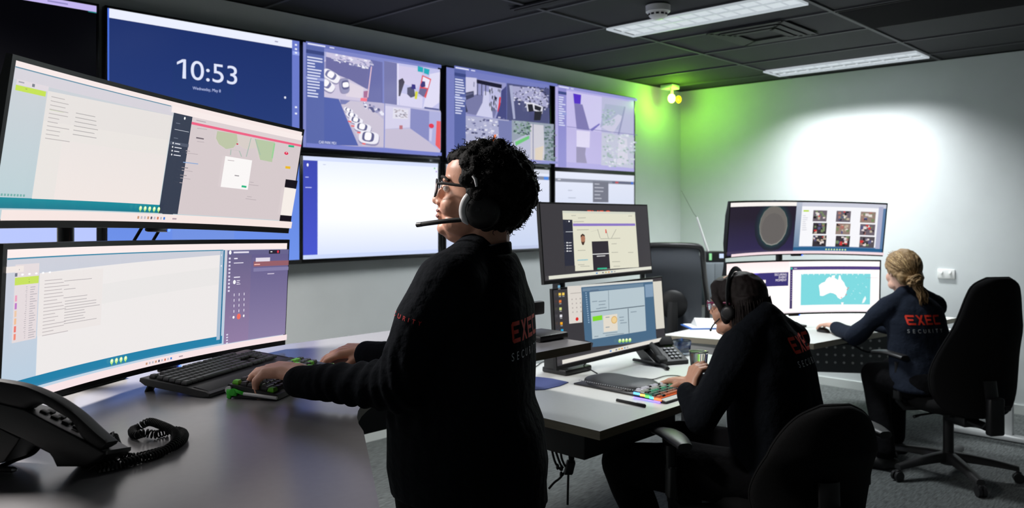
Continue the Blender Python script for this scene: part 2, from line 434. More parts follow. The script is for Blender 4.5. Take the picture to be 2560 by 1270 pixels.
t3 = thing('corner_desk', 'white angled desk by the right wall where the blonde woman sits', 'desk', (0, 0, 0))
desk_top('desktop', [(4.265, 2.80), (4.345, 2.47), (4.60, 1.97), (5.0, 1.915), (5.62, 1.80), (6.45, 1.70), (6.5, 2.45), (5.75, 2.81)], DZ3, .034, M['lam_white'], M['edge_light'], t3)
pa, pb_ = V((4.30, 2.70, 0)), V((4.40, 2.40, 0))
ap = MB(); ax = (pb_-pa).normalized(); ap.fbox((pa+pb_)/2+V((.03, 0.02, DZ3-.08)), ax, UP.cross(ax), UP, (.36, .02, .09), bev=.003); ap.build('apron', M['steel_white'], t3)
MB().cyl(V((4.392, 2.49, DZ3-.075)), V((4.365, 2.475, DZ3-.075)), .012).build('cable_hole', M['rubber'], t3)
MB().box((4.43, 2.41, DZ3/2-.02), (.03, .05, DZ3-.05), bev=.004).build('leg', M['steel_white'], t3)
MB().box((4.60, 2.27, DZ3/2+.05), (.02, .34, DZ3-.20), (0, 0, .5), bev=.004).build('end_panel', M['steel_dark'], t3)
MB().box((6.05, 1.32, .02), (.09, .62, .03), bev=.008).build('foot', M['steel_white'], t3)
MB().box((6.08, 1.30, .38), (.05, .07, .70), bev=.005).build('leg', M['steel_white'], t3)
MB().box((6.06, 1.55, DZ3-.055), (.05, .6, .04), bev=.004).build('crossbeam', M['steel_white'], t3)
# dark perforated modesty panel under the far side
pd = V((math.cos(math.radians(-56)), math.sin(math.radians(-56)), 0)); pn = V((-pd.y, pd.x, 0))
pc = at(2120, 890, 5.62)
pan = MB(); pan.fbox((pc.x, pc.y, .52), pd, pn, UP, (1.5, .012, .30)); pan.build('modesty_panel', mat('pegboard_panel', rgb(104, 107, 110), .6), t3)
hb = MB(); side = -1 if pn.dot(EYE-pc) < 0 else 1
for i in range(26):
    for j in range(5):
        q = pc+pd*(-.73+i*.0585+(0 if j % 2 else .0)); hb.cyl((q.x, q.y, .655-j*.0535), V((q.x, q.y, .655-j*.0535))+pn*side*.009, .0085, n=10)
o = hb.build('perforations', mat('perforation_lit_wall', rgb(240, 242, 242), .8), t3); o['kind'] = 'stuff'  # pale studs, their colour standing in for lit wall seen through holes
cp = [at(2062+160*i/12, 850+38*i/12+5*math.sin(i), 5.45) for i in range(13)]
MB().tube(cp, .006, 8).build('cable', M['rubber'], t3)

t4 = thing('desk', 'small white desk in the far room corner behind the mesh chair, carrying the grey cabinets', 'desk', (0, 0, 0))
desk_top('desktop', [(5.72, 3.42), (6.86, 3.42), (6.86, 4.27), (5.72, 4.27)], .75, .03, M['lam_white'], M['edge_light'], t4)
MB().box((6.28, 3.46, .55), (1.04, .016, .36)).build('apron', M['steel_white'], t4)
for sx in (5.8, 6.78):
    for sy in (3.5, 4.2): MB().box((sx, sy, .36), (.04, .04, .72), bev=.004).build('leg', M['steel_white'], t4)
# ------------------------------------------------------------------ wall of televisions
TVY = 4.22
def cv(x0, y0, s): return lambda *p: [(x0+a/s, y0+b/s) for a, b in p]
Z5 = cv(740, 80, 3.968); Z6 = cv(1080, 150, 3.098); Z1 = cv(0, 0, 3.1744)
def television(x0, x1, z0, z1, label, bz=.012, bot=.026, strength=1.0, logo=True):
    t = thing('television', label, 'television', ((x0+x1)/2, TVY, z0-bot), group=None)
    o = t.location
    b = MB(); cx, cz = (x0+x1)/2, (z0-bot+z1+bz)/2; W_, H_ = x1-x0+2*bz, z1-z0+bz+bot
    b.box((cx, TVY+.022, cz), (W_, .04, H_), bev=.003); b.box((cx, TVY+.05, cz-.05), (W_*.8, .028, H_*.6), bev=.008)
    # raised frame round the panel
    yf = TVY-.0015
    b.box((x0-bz/2, yf, cz), (bz, .007, H_), bev=.0015); b.box((x1+bz/2, yf, cz), (bz, .007, H_), bev=.0015)
    b.box((cx, yf, z1+bz/2), (W_, .007, bz), bev=.0015); b.box((cx, yf, z0-bot/2), (W_, .009, bot), bev=.002)
    b.build('casing', M['tvblack'], t, origin=o)
    MB().box((cx, TVY+.071, cz), (.4, .014, .3)).build('wall_bracket', M['steel_dark'], t, origin=o)
    sc = Screen(lambda u, v, off: V((x0+u*(x1-x0), TVY-.0004-off, z1-v*(z1-z0)))-V(o),
                lambda x, y: ((lambda p: ((p.x-x0)/(x1-x0), (z1-p.z)/(z1-z0)))(on_y(x, y, TVY))))
    sc.t = t; sc.m = screen_mat('screen_glow_%d' % int(strength*100), strength)
    sc.done = lambda: sc.build('screen', sc.m, t)
    return sc
WHT = rgb(252, 253, 255)
# column 0 top: dark screen with a lavender bar along its upper edge
s = television(.33, 1.418, 1.892, 2.521, 'mostly black wall television at the top left corner with a pale bar')
s.rect(0, 0, 1, 1, rgb(3, 3, 6)); s.rect(0, 0, 1, .048, rgb(196, 182, 240)); s.lines(.80, .018, .97, 1, .01, .012, rgb(150, 140, 200)); s.rect(.965, .05, 1, .056, rgb(40, 150, 150))
s.rect(0.3, .25, .31, .28, rgb(8, 14, 40)); s.done()
# column 0 bottom: pale map
s = television(.33, 1.418, 1.218, 1.839, 'wall television showing a pale map, seen between the two big curved monitors')
s.rect(0, 0, 1, 1, rgb(186, 200, 255)); s.rect(0, 0, 1, .09, rgb(235, 235, 245))
r = random.Random(4)
s.poly([(0, .1), (.72, .1), (.62, .42), (.50, .62), (.36, .85), (.2, 1), (0, 1)], rgb(214, 214, 245))
for k in range(60):
    u, v = r.uniform(0, .6), r.uniform(.15, .95)
    if u+v*.4 < .85: s.rect(u, v, u+r.uniform(.01, .05), v+r.uniform(.004, .012), rgb(150, 150, 190) if k % 3 else rgb(150, 220, 170), 1)
s.poly([(.75, .45), (.98, .3), (.98, .36), (.80, .52)], rgb(190, 225, 215)); s.done()
# column 1 top: clock
s = television(1.469, 2.552, 1.892, 2.521, 'wall television showing the time 10:53 on a dark blue background', strength=1.0)
s.grad(0, 0, 1, 1, rgb(31, 50, 108), rgb(40, 62, 124)); s.k += 1
s.grad(.30, .35, .62, .9, rgb(33, 55, 112), rgb(40, 62, 122)); s.k += 1
s.rect(.955, 0, 1, 1, rgb(108, 124, 205)); s.rect(0, 0, .955, .074, rgb(236, 240, 255)); s.rect(0, 0, .008, 1, rgb(70, 110, 220))
s.rect(.958, .10, 1, .135, rgb(150, 165, 235))
for v in (.03, .07, .105, .62, .68): s.rect(.972, v, .985, v+.016, rgb(235, 240, 255))
s.lines(.85, .034, .89, 1, .1, .01, rgb(150, 150, 180))
(ua, va), (ub, vb) = s.q((441, 148), (592, 212))
va = s.q((450, 147))[0][1]; vb = s.q((455, 196))[0][1]
CK = rgb(226, 232, 255); dw = ub-ua; u1_ = ua+dw*.135
s.poly([(u1_-dw*.045, vb), (u1_+dw*.012, vb), (u1_+dw*.012, va), (u1_-dw*.030, va)], CK); s.poly([(ua+dw*.005, va+(vb-va)*.32), (ua+dw*.005, va+(vb-va)*.19), (u1_-dw*.040, va), (u1_-dw*.02, va+(vb-va)*.12)], CK)
s.text('0:53', ua+dw*.225, va, ub, vb, CK)
(ua, va), (ub, vb) = s.q((481, 217), (551, 233)); s.text('Wednesday, May 8', ua, va-.003, ub, va+.030, rgb(196, 208, 250))
(ua, va), = s.q((712, 244)); s.disc(ua, va, .006, .011, rgb(235, 240, 255))
s.done()
# column 1 bottom: plain blue desktop
s = television(1.469, 2.552, 1.218, 1.839, 'wall television showing a plain blue desktop, behind the large curved monitors')
s.grad(0, 0, 1, 1, rgb(96, 130, 222), rgb(112, 148, 236)); s.k += 1
s.grad(.3, 0, .62, 1, rgb(96, 136, 215), rgb(120, 150, 232)); s.done()

def camera_sidebar(s, uw, seed, c1, c2, n=14):
    s.rect(0, 0, uw, 1, c1); s.rect(0, 0, 1, .035, c2); s.lines(.01, .012, .25, 1, .1, .014, rgb(225, 228, 250)); s.lines(.45*uw+.1, .014, .22, 1, .1, .012, rgb(215, 218, 245))
    s.rect(0, .075, uw, .11, rgb(60, 72, 130))
    r = random.Random(seed)
    for k in range(n):
        v = .14+k*.0285
        if k == 7: s.rect(0, v-.008, uw, v+.018, rgb(150, 160, 215))
        s.rect(uw*.06, v, uw*r.uniform(.45, .92), v+.0125, rgb(222, 226, 250))
def car(s, c, ang, L, W, body=rgb(245, 243, 250), glass=rgb(120, 122, 165)):
    ca, sa = math.cos(ang), math.sin(ang)
    def P(pts): return [Z5((c[0]+x*L*ca-y*W*sa, c[1]+x*L*sa+y*W*ca))[0] for x, y in pts]
    def el(rx, ry, ox=0, oy=0, n=18, p=.6):
        o = []
        for i in range(n):
            t = 2*PI*i/n; a, b = math.cos(t), math.sin(t)
            o.append((ox+rx*math.copysign(abs(a)**p, a), oy+ry*math.copysign(abs(b)**p, b)))
        return o
    s.ppoly(P(el(.52, .55, .02, .10)), rgb(150, 145, 180)); s.ppoly(P(el(.5, .5)), body)
    s.ppoly(P(el(.30, .40, -.04, -.06)), glass); s.ppoly(P(el(.17, .34, -.05, -.10)), rgb(252, 250, 255))
# column 2 top: car park cameras
s = television(2.576, 3.641, 1.892, 2.521, 'wall television showing four camera views with white cars in a car park')
s.rect(0, 0, 1, 1, rgb(128, 136, 200))
Zp = lambda *p: Z5(*p)
s.ppoly(Zp((195, 180), (855, 300), (855, 710), (195, 635)), rgb(205, 198, 226))
s.ppoly(Zp((195, 180), (300, 200), (300, 270), (195, 330)), rgb(176, 178, 222))
s.ppoly(Zp((195, 330), (295, 290), (295, 380), (195, 460)), rgb(160, 158, 200))
s.ppoly(Zp((295, 245), (740, 350), (715, 540), (700, 570), (520, 470), (295, 385)), rgb(112, 112, 164))
s.ppoly(Zp((740, 275), (858, 300), (858, 705), (700, 690), (715, 420)), rgb(108, 112, 170))
r = random.Random(8)
for k in range(70):
    x = r.uniform(340, 730); y = 205+(x-340)*.22+r.uniform(0, 70)
    w_ = r.uniform(8, 34); h_ = r.uniform(5, 22); c = r.choice([rgb(235, 232, 250), rgb(245, 243, 252), rgb(150, 150, 190), rgb(200, 198, 225)])
    s.ppoly(Zp((x, y), (x+w_, y+w_*.2), (x+w_, y+w_*.2+h_), (x, y+h_)), c)
s.ppoly(Zp((300, 390), (520, 475), (700, 575), (690, 690), (195, 635), (195, 470)), rgb(208, 200, 224))
s.ppoly(Zp((520, 500), (660, 560), (640, 660), (480, 640)), rgb(224, 214, 228))
car(s, (335, 438), .55, 190, 92); car(s, (280, 520), .62, 200, 95); car(s, (470, 535), 1.45, 150, 90, rgb(150, 150, 185), rgb(100, 100, 145))
s.ppoly(Zp((628, 655), (692, 660), (686, 695), (622, 688)), rgb(246, 120, 140)); s.ppoly(Zp((655, 590), (700, 585), (705, 655), (655, 655)), rgb(170, 110, 150))
s.ppoly(Zp((728, 345), (738, 345), (700, 650), (690, 650)), rgb(236, 200, 215))
# corridor camera
s.ppoly(Zp((858, 290), (1412, 375), (1405, 790), (858, 710)), rgb(196, 196, 236))
s.ppoly(Zp((858, 290), (1000, 315), (1000, 730), (858, 710)), rgb(120, 122, 172)); s.ppoly(Zp((985, 315), (1003, 318), (1003, 730), (985, 725)), rgb(225, 222, 248))
s.ppoly(Zp((1003, 335), (1240, 370), (1215, 520), (1180, 560), (1060, 520), (1003, 470)), rgb(212, 205, 236))
s.ppoly(Zp((1003, 600), (1080, 620), (1240, 650), (1235, 760), (1010, 735)), rgb(218, 214, 242))
s.ppoly(Zp((1310, 420), (1412, 400), (1405, 700), (1330, 755), (1245, 755)), rgb(225, 222, 246))
s.ppoly(Zp((1190, 340), (1245, 355), (1243, 405), (1190, 395)), rgb(40, 172, 188)); s.ppoly(Zp((1252, 360), (1308, 375), (1300, 430), (1250, 412)), rgb(40, 172, 188))
s.ppoly(Zp((1235, 430), (1325, 470), (1270, 660), (1200, 600)), rgb(226, 84, 92)); s.ppoly(Zp((1243, 445), (1312, 478), (1290, 560), (1225, 540)), rgb(238, 232, 250))
s.ppoly(Zp((1215, 560), (1285, 570), (1250, 650), (1195, 610)), rgb(110, 108, 150))
s.ppoly(Zp((1000, 480), (1040, 460), (1060, 500), (1040, 560), (1015, 640), (1000, 640)), rgb(70, 66, 86))
s.ppoly(Zp((1085, 555), (1150, 540), (1165, 640), (1120, 655), (1085, 620)), rgb(84, 84, 112)); s.ppoly(Zp((1130, 520), (1165, 525), (1170, 570), (1125, 570)), rgb(52, 44, 130))
s.ppoly(Zp((1235, 490), (1262, 495), (1265, 545), (1225, 555), (1215, 530)), rgb(60, 56, 120)); s.ppoly(Zp((1165, 590), (1192, 595), (1180, 670), (1158, 665)), rgb(214, 214, 60))
s.ppoly(Zp((1255, 745), (1400, 765), (1400, 790), (1250, 780)), rgb(90, 96, 150)); s.ppoly(Zp((1275, 320), (1330, 330), (1330, 340), (1275, 332)), rgb(240, 40, 60))
# lower left: row of parked cars
s.ppoly(Zp((195, 640), (858, 712), (850, 1150), (195, 1120)), rgb(190, 184, 212)); s.ppoly(Zp((195, 640), (405, 668), (480, 850), (600, 1130), (195, 1120)), rgb(84, 100, 172))
s.ppoly(Zp((420, 680), (660, 700), (850, 870), (850, 1140), (640, 1130), (480, 850)), rgb(204, 196, 214)); s.ppoly(Zp((415, 672), (520, 684), (470, 720), (425, 720)), rgb(120, 126, 180))
for cx_, cy_, L, W, a in ((500, 780, 95, 46, .45), (535, 830, 120, 58, .40), (575, 880, 140, 66, .32), (640, 950, 170, 84, .25), (700, 1050, 200, 120, .15)): car(s, (cx_, cy_), a, L, W, rgb(240, 238, 248), rgb(96, 96, 140))
for x, y in ((510, 890), (540, 935), (600, 1000), (650, 1110)): s.ppoly(Zp((x-18, y-8), (x+18, y-4), (x+16, y+10), (x-16, y+6)), rgb(240, 110, 110))
for k in range(26):
    x = r.uniform(650, 840); y = 710+(x-650)*.42+r.uniform(-8, 40); s.pdisc(Z5((x, y))[0], r.uniform(2, 5), r.choice([rgb(235, 235, 248), rgb(90, 92, 140), rgb(150, 150, 190)]), 8)
# lower right: loading bay with red door
s.ppoly(Zp((856, 712), (1405, 785), (1402, 1205), (850, 1150)), rgb(190, 188, 222)); s.ppoly(Zp((856, 735), (1105, 760), (1100, 950), (856, 965)), rgb(214, 210, 236))
s.ppoly(Zp((935, 755), (1085, 775), (1080, 868), (930, 862)), rgb(226, 224, 238))
for k in range(22):
    x, y = r.uniform(940, 1060), r.uniform(770, 850); s.ppoly(Zp((x, y), (x+20, y+3), (x+18, y+10), (x-2, y+8)), r.choice([rgb(120, 116, 140), rgb(190, 180, 190), rgb(160, 150, 160)]))
s.ppoly(Zp((1105, 762), (1290, 790), (1285, 1090), (1100, 960)), rgb(138, 142, 196)); s.ppoly(Zp((1290, 790), (1405, 800), (1402, 1180), (1285, 1095)), rgb(176, 178, 222))
s.ppoly(Zp((856, 968), (1100, 962), (1285, 1092), (1400, 1200), (850, 1148)), rgb(200, 192, 214)); s.ppoly(Zp((1362, 885), (1402, 890), (1400, 1175), (1350, 1125)), rgb(236, 96, 100))
s.pdisc(Z5((1310, 935))[0], 6.5, rgb(226, 60, 84)); s.ppoly(Zp((1290, 965), (1320, 965), (1310, 1090), (1288, 1075)), rgb(205, 202, 235)); s.ppoly(Zp((992, 930), (1024, 930), (1024, 968), (992, 968)), rgb(190, 120, 130))
camera_sidebar(s, .118, 2, rgb(92, 106, 172), rgb(108, 118, 188))
s.rect(0, .965, 1, 1, rgb(120, 130, 205)); (ua, va), (ub, vb) = s.q(*Z5((192, 1082), (362, 1110))); s.text('CAR PARK MD1', ua, va, ub, va+.026, rgb(235, 238, 255))
s.done()
# column 2 bottom: blank white page with a violet sidebar
s = television(2.576, 3.641, 1.218, 1.839, 'wall television showing a blank bright white page, directly in front of the standing person', strength=1.12)
s.rect(0, 0, 1, 1, rgb(222, 228, 245)); s.grad(.1, .04, 1, .5, rgb(226, 232, 246), rgb(252, 252, 254)); s.k += 1; s.grad(.1, .5, 1, 1, rgb(252, 252, 254), rgb(206, 216, 244)); s.k += 1
s.grad(0, .04, .095, 1, rgb(60, 70, 170), rgb(70, 84, 200)); s.k += 1; s.rect(0, 0, 1, .04, rgb(205, 214, 240)); s.rect(0, .96, 1, 1, rgb(196, 208, 240))
s.disc(.03, .085, .006, .016, rgb(235, 235, 255)); s.lines(.015, .2, .06, 2, .1, .008, rgb(180, 185, 240)); s.lines(.13, .07, .17, 1, .1, .008, rgb(190, 195, 215))
s.disc(.97, .055, .006, .01, rgb(120, 190, 130)); s.disc(.985, .09, .006, .01, rgb(170, 150, 210)); s.done()
# column 3 top: office cameras
s = television(3.717, 4.816, 1.885, 2.521, 'wall television showing camera views of an office lobby, a sofa and desks')
Zq = Z6
s.rect(0, 0, 1, 1, rgb(118, 126, 190))
s.ppoly(Zq((190, 125), (572, 180), (572, 465), (190, 428)), rgb(150, 152, 200)); s.ppoly(Zq((190, 125), (345, 140), (345, 265), (240, 300), (190, 290)), rgb(206, 204, 232))
s.ppoly(Zq((230, 310), (345, 265), (440, 280), (520, 330), (480, 450), (270, 415)), rgb(120, 122, 166)); s.ppoly(Zq((400, 240), (450, 250), (460, 340), (470, 450), (340, 430), (390, 330)), rgb(206, 206, 236))
s.ppoly(Zq((345, 150), (540, 190), (538, 222), (345, 180)), rgb(30, 30, 50))
for x in (350, 382, 412): s.ppoly(Zq((x, 165), (x+6, 166), (x+4, 275), (x-2, 272)), rgb(36, 36, 58))
s.ppoly(Zq((440, 205), (535, 220), (525, 330), (500, 390), (440, 340)), rgb(190, 190, 226))
r = random.Random(21)
for k in range(26):
    x, y = r.uniform(440, 520), r.uniform(215, 370); s.ppoly(Zq((x, y), (x+r.uniform(4, 10), y+2), (x+6, y+r.uniform(14, 46)), (x-2, y+20)), r.choice([rgb(36, 38, 60), rgb(90, 94, 110), rgb(60, 76, 70)]))
s.ppoly(Zq((518, 285), (528, 290), (518, 400), (502, 402)), rgb(224, 52, 56)); s.ppoly(Zq((530, 240), (572, 200), (572, 465), (490, 452), (528, 330)), rgb(70, 74, 128))
s.ppoly(Zq((245, 255), (318, 240), (320, 285), (255, 312)), rgb(66, 68, 98)); s.ppoly(Zq((250, 262), (312, 250), (314, 262), (256, 280)), rgb(96, 98, 130)); s.ppoly(Zq((222, 312), (246, 306), (272, 400), (246, 412)), rgb(60, 62, 88)); s.ppoly(Zq((195, 170), (212, 175), (245, 420), (228, 420)), rgb(130, 132, 180))
s.ppoly(Zq((315, 170), (325, 172), (323, 210), (313, 208)), rgb(150, 150, 180))
s.ppoly(Zq((574, 180), (905, 225), (900, 500), (574, 468)), rgb(78, 82, 124)); s.ppoly(Zq((600, 200), (820, 222), (895, 300), (890, 370), (700, 320), (605, 280)), rgb(168, 168, 204))
for k in range(150):
    x = r.uniform(605, 890); y = r.uniform(205, 380)
    if (x-600)*.36+195 > y+130 or y > 215+(x-600)*.5+90: continue
    s.ppoly(Zq((x, y), (x+r.uniform(4, 16), y+r.uniform(0, 4)), (x+r.uniform(4, 14), y+r.uniform(6, 16)), (x-2, y+r.uniform(6, 14))), r.choice([rgb(226, 226, 244), rgb(40, 40, 62), rgb(120, 120, 160), rgb(64, 64, 92), rgb(200, 202, 226)]))
s.ppoly(Zq((575, 200), (600, 200), (622, 458), (606, 460)), rgb(170, 174, 206)); s.ppoly(Zq((705, 330), (760, 335), (835, 365), (830, 420), (770, 395), (715, 400)), rgb(226, 226, 238))
for pts in (((715, 345), (755, 345), (765, 400), (725, 405)), ((770, 350), (825, 370), (815, 400), (770, 385)), ((770, 400), (830, 400), (815, 470), (765, 470))): s.ppoly(Zq(*pts), rgb(34, 34, 46))
s.ppoly(Zq((190, 430), (572, 468), (572, 790), (190, 760)), rgb(172, 174, 206))
for k in range(140):
    x = r.uniform(195, 560); y = r.uniform(440, 690); d = r.uniform(6, 26)
    s.ppoly(Zq((x, y), (x+d, y+r.uniform(0, 6)), (x+d*.8, y+d*.7), (x-3, y+d*.6)), r.choice([rgb(226, 226, 240), rgb(110, 112, 156), rgb(70, 72, 110), rgb(190, 190, 216), rgb(236, 236, 246)]))
s.ppoly(Zq((440, 580), (456, 582), (440, 640), (420, 640)), rgb(236, 120, 60)); s.ppoly(Zq((470, 470), (572, 480), (572, 700), (480, 690)), rgb(120, 126, 176))
s.ppoly(Zq((574, 470), (900, 502), (898, 805), (574, 790)), rgb(150, 160, 176)); s.ppoly(Zq((574, 640), (720, 560), (720, 800), (574, 790)), rgb(186, 188, 212)); s.ppoly(Zq((720, 500), (820, 510), (830, 800), (720, 800)), rgb(206, 204, 214))
for k in range(150):
    a = r.random()
    if a < .5: x, y, c = r.uniform(578, 700), r.uniform(475, 580), r.choice([rgb(70, 100, 90), rgb(50, 76, 72), rgb(120, 150, 130), rgb(160, 180, 180)])
    else: x, y, c = r.uniform(815, 890), r.uniform(510, 790), r.choice([rgb(70, 96, 92), rgb(96, 120, 116), rgb(130, 150, 150)])
    s.ppoly(Zq((x, y), (x+14, y+4), (x+10, y+14), (x-4, y+10)), c)
s.ppoly(Zq((580, 640), (690, 590), (690, 615), (585, 670)), rgb(110, 196, 120)); s.ppoly(Zq((735, 690), (800, 670), (790, 790), (735, 780)), rgb(222, 208, 190))
s.ppoly(Zq((716, 500), (722, 500), (722, 800), (716, 800)), rgb(120, 124, 160))
camera_sidebar(s, .098, 5, rgb(88, 100, 162), rgb(108, 118, 188)); s.rect(0, .97, 1, 1, rgb(140, 144, 205)); s.done()
# column 3 bottom
s = television(3.717, 4.816, 1.218, 1.839, 'wall television showing a white page with a thin grey toolbar, right behind the curly hair', strength=1.0)
s.grad(0, 0, 1, 1, rgb(226, 230, 246), rgb(200, 212, 240)); s.k += 1; s.rect(0, 0, 1, .05, rgb(206, 210, 224)); s.rect(0, .085, 1, .13, rgb(124, 130, 150)); s.lines(.6, .10, .95, 1, .1, .012, rgb(190, 195, 210)); s.rect(.94, .088, .99, .128, rgb(60, 130, 225)); s.rect(0, .96, 1, 1, rgb(190, 200, 230)); s.done()
# column 4 top
s = television(4.885, 5.982, 1.868, 2.528, 'washed-out lavender wall television nearest the room corner, showing corridor cameras')
s.rect(0, 0, 1, 1, rgb(178, 172, 226))
s.ppoly(Zq((1005, 235), (1315, 285), (1310, 560), (1005, 520)), rgb(206, 200, 238)); s.ppoly(Zq((1092, 258), (1155, 270), (1150, 342), (1098, 335)), rgb(84, 46, 196)); s.ppoly(Zq((1098, 335), (1165, 345), (1220, 545), (1120, 535)), rgb(126, 120, 176))
s.ppoly(Zq((1220, 540), (1295, 490), (1300, 500), (1240, 552)), rgb(120, 112, 190)); s.ppoly(Zq((1005, 240), (1092, 255), (1118, 530), (1005, 518)), rgb(196, 188, 234))
s.ppoly(Zq((1315, 285), (1562, 325), (1556, 600), (1310, 560)), rgb(186, 186, 218)); s.ppoly(Zq((1340, 340), (1490, 360), (1440, 540), (1300, 520)), rgb(172, 178, 206)); s.ppoly(Zq((1310, 520), (1440, 420), (1480, 440), (1400, 570)), rgb(204, 202, 226)); s.ppoly(Zq((1488, 360), (1498, 364), (1450, 580), (1436, 580)), rgb(150, 152, 190))
for k in range(60):
    x, y = r.uniform(1310, 1400), r.uniform(380, 500); s.ppoly(Zq((x, y), (x+16, y+3), (x+12, y+14), (x-3, y+10)), r.choice([rgb(150, 172, 178), rgb(170, 188, 196), rgb(186, 196, 212)]))
s.ppoly(Zq((1005, 520), (1308, 560), (1300, 810), (1005, 790)), rgb(190, 182, 228)); s.ppoly(Zq((1110, 545), (1215, 555), (1210, 680), (1110, 672)), rgb(222, 216, 242)); s.ppoly(Zq((1108, 672), (1182, 680), (1176, 730), (1190, 800), (1108, 795)), rgb(150, 144, 178))
s.ppoly(Zq((1305, 562), (1556, 600), (1552, 840), (1300, 815)), rgb(196, 198, 218)); s.ppoly(Zq((1440, 600), (1500, 610), (1510, 800), (1420, 810)), rgb(214, 212, 228))
for k in range(110):
    x, y = r.uniform(1305, 1550), r.uniform(570, 820); s.ppoly(Zq((x, y), (x+18, y+4), (x+12, y+16), (x-3, y+10)), r.choice([rgb(160, 180, 180), rgb(186, 200, 206), rgb(206, 212, 222), rgb(222, 224, 236)]))
camera_sidebar(s, .095, 9, rgb(142, 140, 206), rgb(150, 152, 214), 13); s.rect(.095, .495, 1, .502, rgb(120, 116, 176)); s.done()
# column 4 bottom
s = television(4.885, 5.982, 1.218, 1.833, 'wall television showing a white page with a small grey pop-up menu, nearest the room corner', strength=1.0)
s.grad(0, 0, 1, 1, rgb(226, 230, 246), rgb(204, 214, 238)); s.k += 1; s.rect(0, .09, 1, .135, rgb(132, 136, 152)); s.rect(.45, .11, .65, .40, rgb(112, 114, 130)); s.lines(.47, .14, .6, 5, .05, .012, rgb(190, 192, 205)); s.lines(.15, .24, .25, 2, .1, .012, rgb(180, 186, 205))
s.rect(.70, .10, .97, .125, rgb(90, 94, 120)); s.rect(.74, .1, .78, .125, rgb(190, 70, 80)); s.rect(.955, .095, .985, .13, rgb(60, 110, 210)); s.lines(.03, .1, .1, 1, .1, .012, rgb(220, 222, 230)); s.done()

# ------------------------------------------------------------------ desk monitors
def frame(yaw, tilt, roll):
    n = V((math.cos(yaw)*math.cos(tilt), math.sin(yaw)*math.cos(tilt), math.sin(tilt))); r_ = V((-math.sin(yaw), math.cos(yaw), 0)); u = n.cross(r_)
    return r_*math.cos(roll)+u*math.sin(roll), -r_*math.sin(roll)+u*math.cos(roll), n
def monitor(label, c, yaw, tilt, roll, W_, H_, R, bz, bot, group=None, strength=1.0, cat='monitor', name='computer_monitor', zbase=None):
    c = V(c); rv, uv, nv = frame(yaw, tilt, roll)
    def P(s_, v_, d=0.0):
        if R: X = R*math.sin(s_*W_/R); D = R*(1-math.cos(s_*W_/R))
        else: X = s_*W_; D = 0
        a = s_*W_/R if R else 0
        nn = nv*math.cos(a)-rv*math.sin(a)
        return c+rv*X+nv*D+uv*(v_*H_)+nn*d
    t = thing(name, label, cat, (c.x, c.y, c.z-H_/2), group=group); o = V(t.location)
    N = 26 if R else 10; sec = [(-.5, 0), (-.499, .001), (.499, .001), (.5, 0), (.5, -.014), (.40, -.024), (.25, -.05), (-.25, -.05), (-.40, -.024), (-.5, -.014)]
    b = MB(); rings = []
    for i in range(N+1):
        s_ = -.5+i/N; e = 1-.65*max(0, abs(s_)*2-.55)/.45 if R else 1-.97*max(0, abs(s_)*2-.6)/.4
        rings.append([P(s_, v_, d if d > -.02 else -.014+(d+.014)*e)-o for v_, d in sec])
    b.loft(rings); b.build('casing', M['tvblack' if R else 'matte'], t, smooth=40)
    iu, it, ib = bz/W_, bz/H_, bot/H_
    def fn(u, v, off): return P(-.5+iu+u*(1-2*iu), .5-it-v*(1-it-ib), .0014+off)-o
    def inv(x, y):
        u, v = .5, .5
        def pr(u, v):
            d = fn(u, v, 0)+o-EYE; D = d.dot(FW); return 1280+FPX*d.dot(RT)/D, 531-FPX*d.z/D
        for _ in range(12):
            a = pr(u, v); p1 = pr(u+.001, v); p2 = pr(u, v+.001)
            j = ((p1[0]-a[0])/.001, (p2[0]-a[0])/.001, (p1[1]-a[1])/.001, (p2[1]-a[1])/.001); dt = j[0]*j[3]-j[1]*j[2]
            ex, ey = x-a[0], y-a[1]; du, dv = (j[3]*ex-j[1]*ey)/dt, (-j[2]*ex+j[0]*ey)/dt
            u += max(-.3, min(.3, du)); v += max(-.3, min(.3, dv))
            if abs(du)+abs(dv) < 1e-6: break
        return u, v
    sc = Screen(fn, inv); sc.curved = bool(R); sc.t = t; sc.P3 = P; sc.o = o; sc.n = nv; sc.r = rv; sc.u3 = uv
    sc.m = screen_mat('screen_glow_%d' % int(strength*100), strength)
    sc.done = lambda: sc.build('screen', sc.m, t)
    return sc
def taskbar(s, h, c=rgb(244, 228, 228), u0=.44):
    s.rect(0, 1-h, 1, 1, c); r = random.Random(3)
    for k in range(9): s.rect(u0+k*.011, 1-h*.66, u0+k*.011+.006, 1-h*.34, r.choice([rgb(60, 130, 220), rgb(200, 150, 120), rgb(90, 90, 110), rgb(210, 120, 90), rgb(190, 190, 200)]), 1)
    s.rect(u0+.12, 1-h*.6, u0+.135, 1-h*.4, rgb(180, 160, 170), 1)
def lime_bulbs(s, u0, v, du, n, ru, rv):
    for k in range(n): s.disc(u0+k*du, v, ru, rv, rgb(196, 240, 150)); s.disc(u0+k*du, v-rv*.3, ru*.6, rv*.5, rgb(250, 252, 225)); s.rect(u0+k*du-ru*.35, v+rv, u0+k*du+ru*.35, v+rv*1.5, rgb(120, 190, 90), 1)
def bump_and_led(s, u_, label_led=True, legs=False):
    """control nub and small power light under the lower rim"""
    b = MB(); P = s.P3; q = P(u_, -.5, -.004)
    b.fbox(q-s.u3*.004, s.r, s.u3, s.n, (.085, .012, .014), bev=.005); b.build('control_nub', M['tvblack'], s.t, origin=s.o)
    q2 = P(u_+.033, -.5, 0)-s.u3*.004
    MB().fbox(q2+s.n*.003, s.r, s.u3, s.n, (.009, .007, .004), bev=.001).build('power_light', M['led'], s.t, origin=s.o)
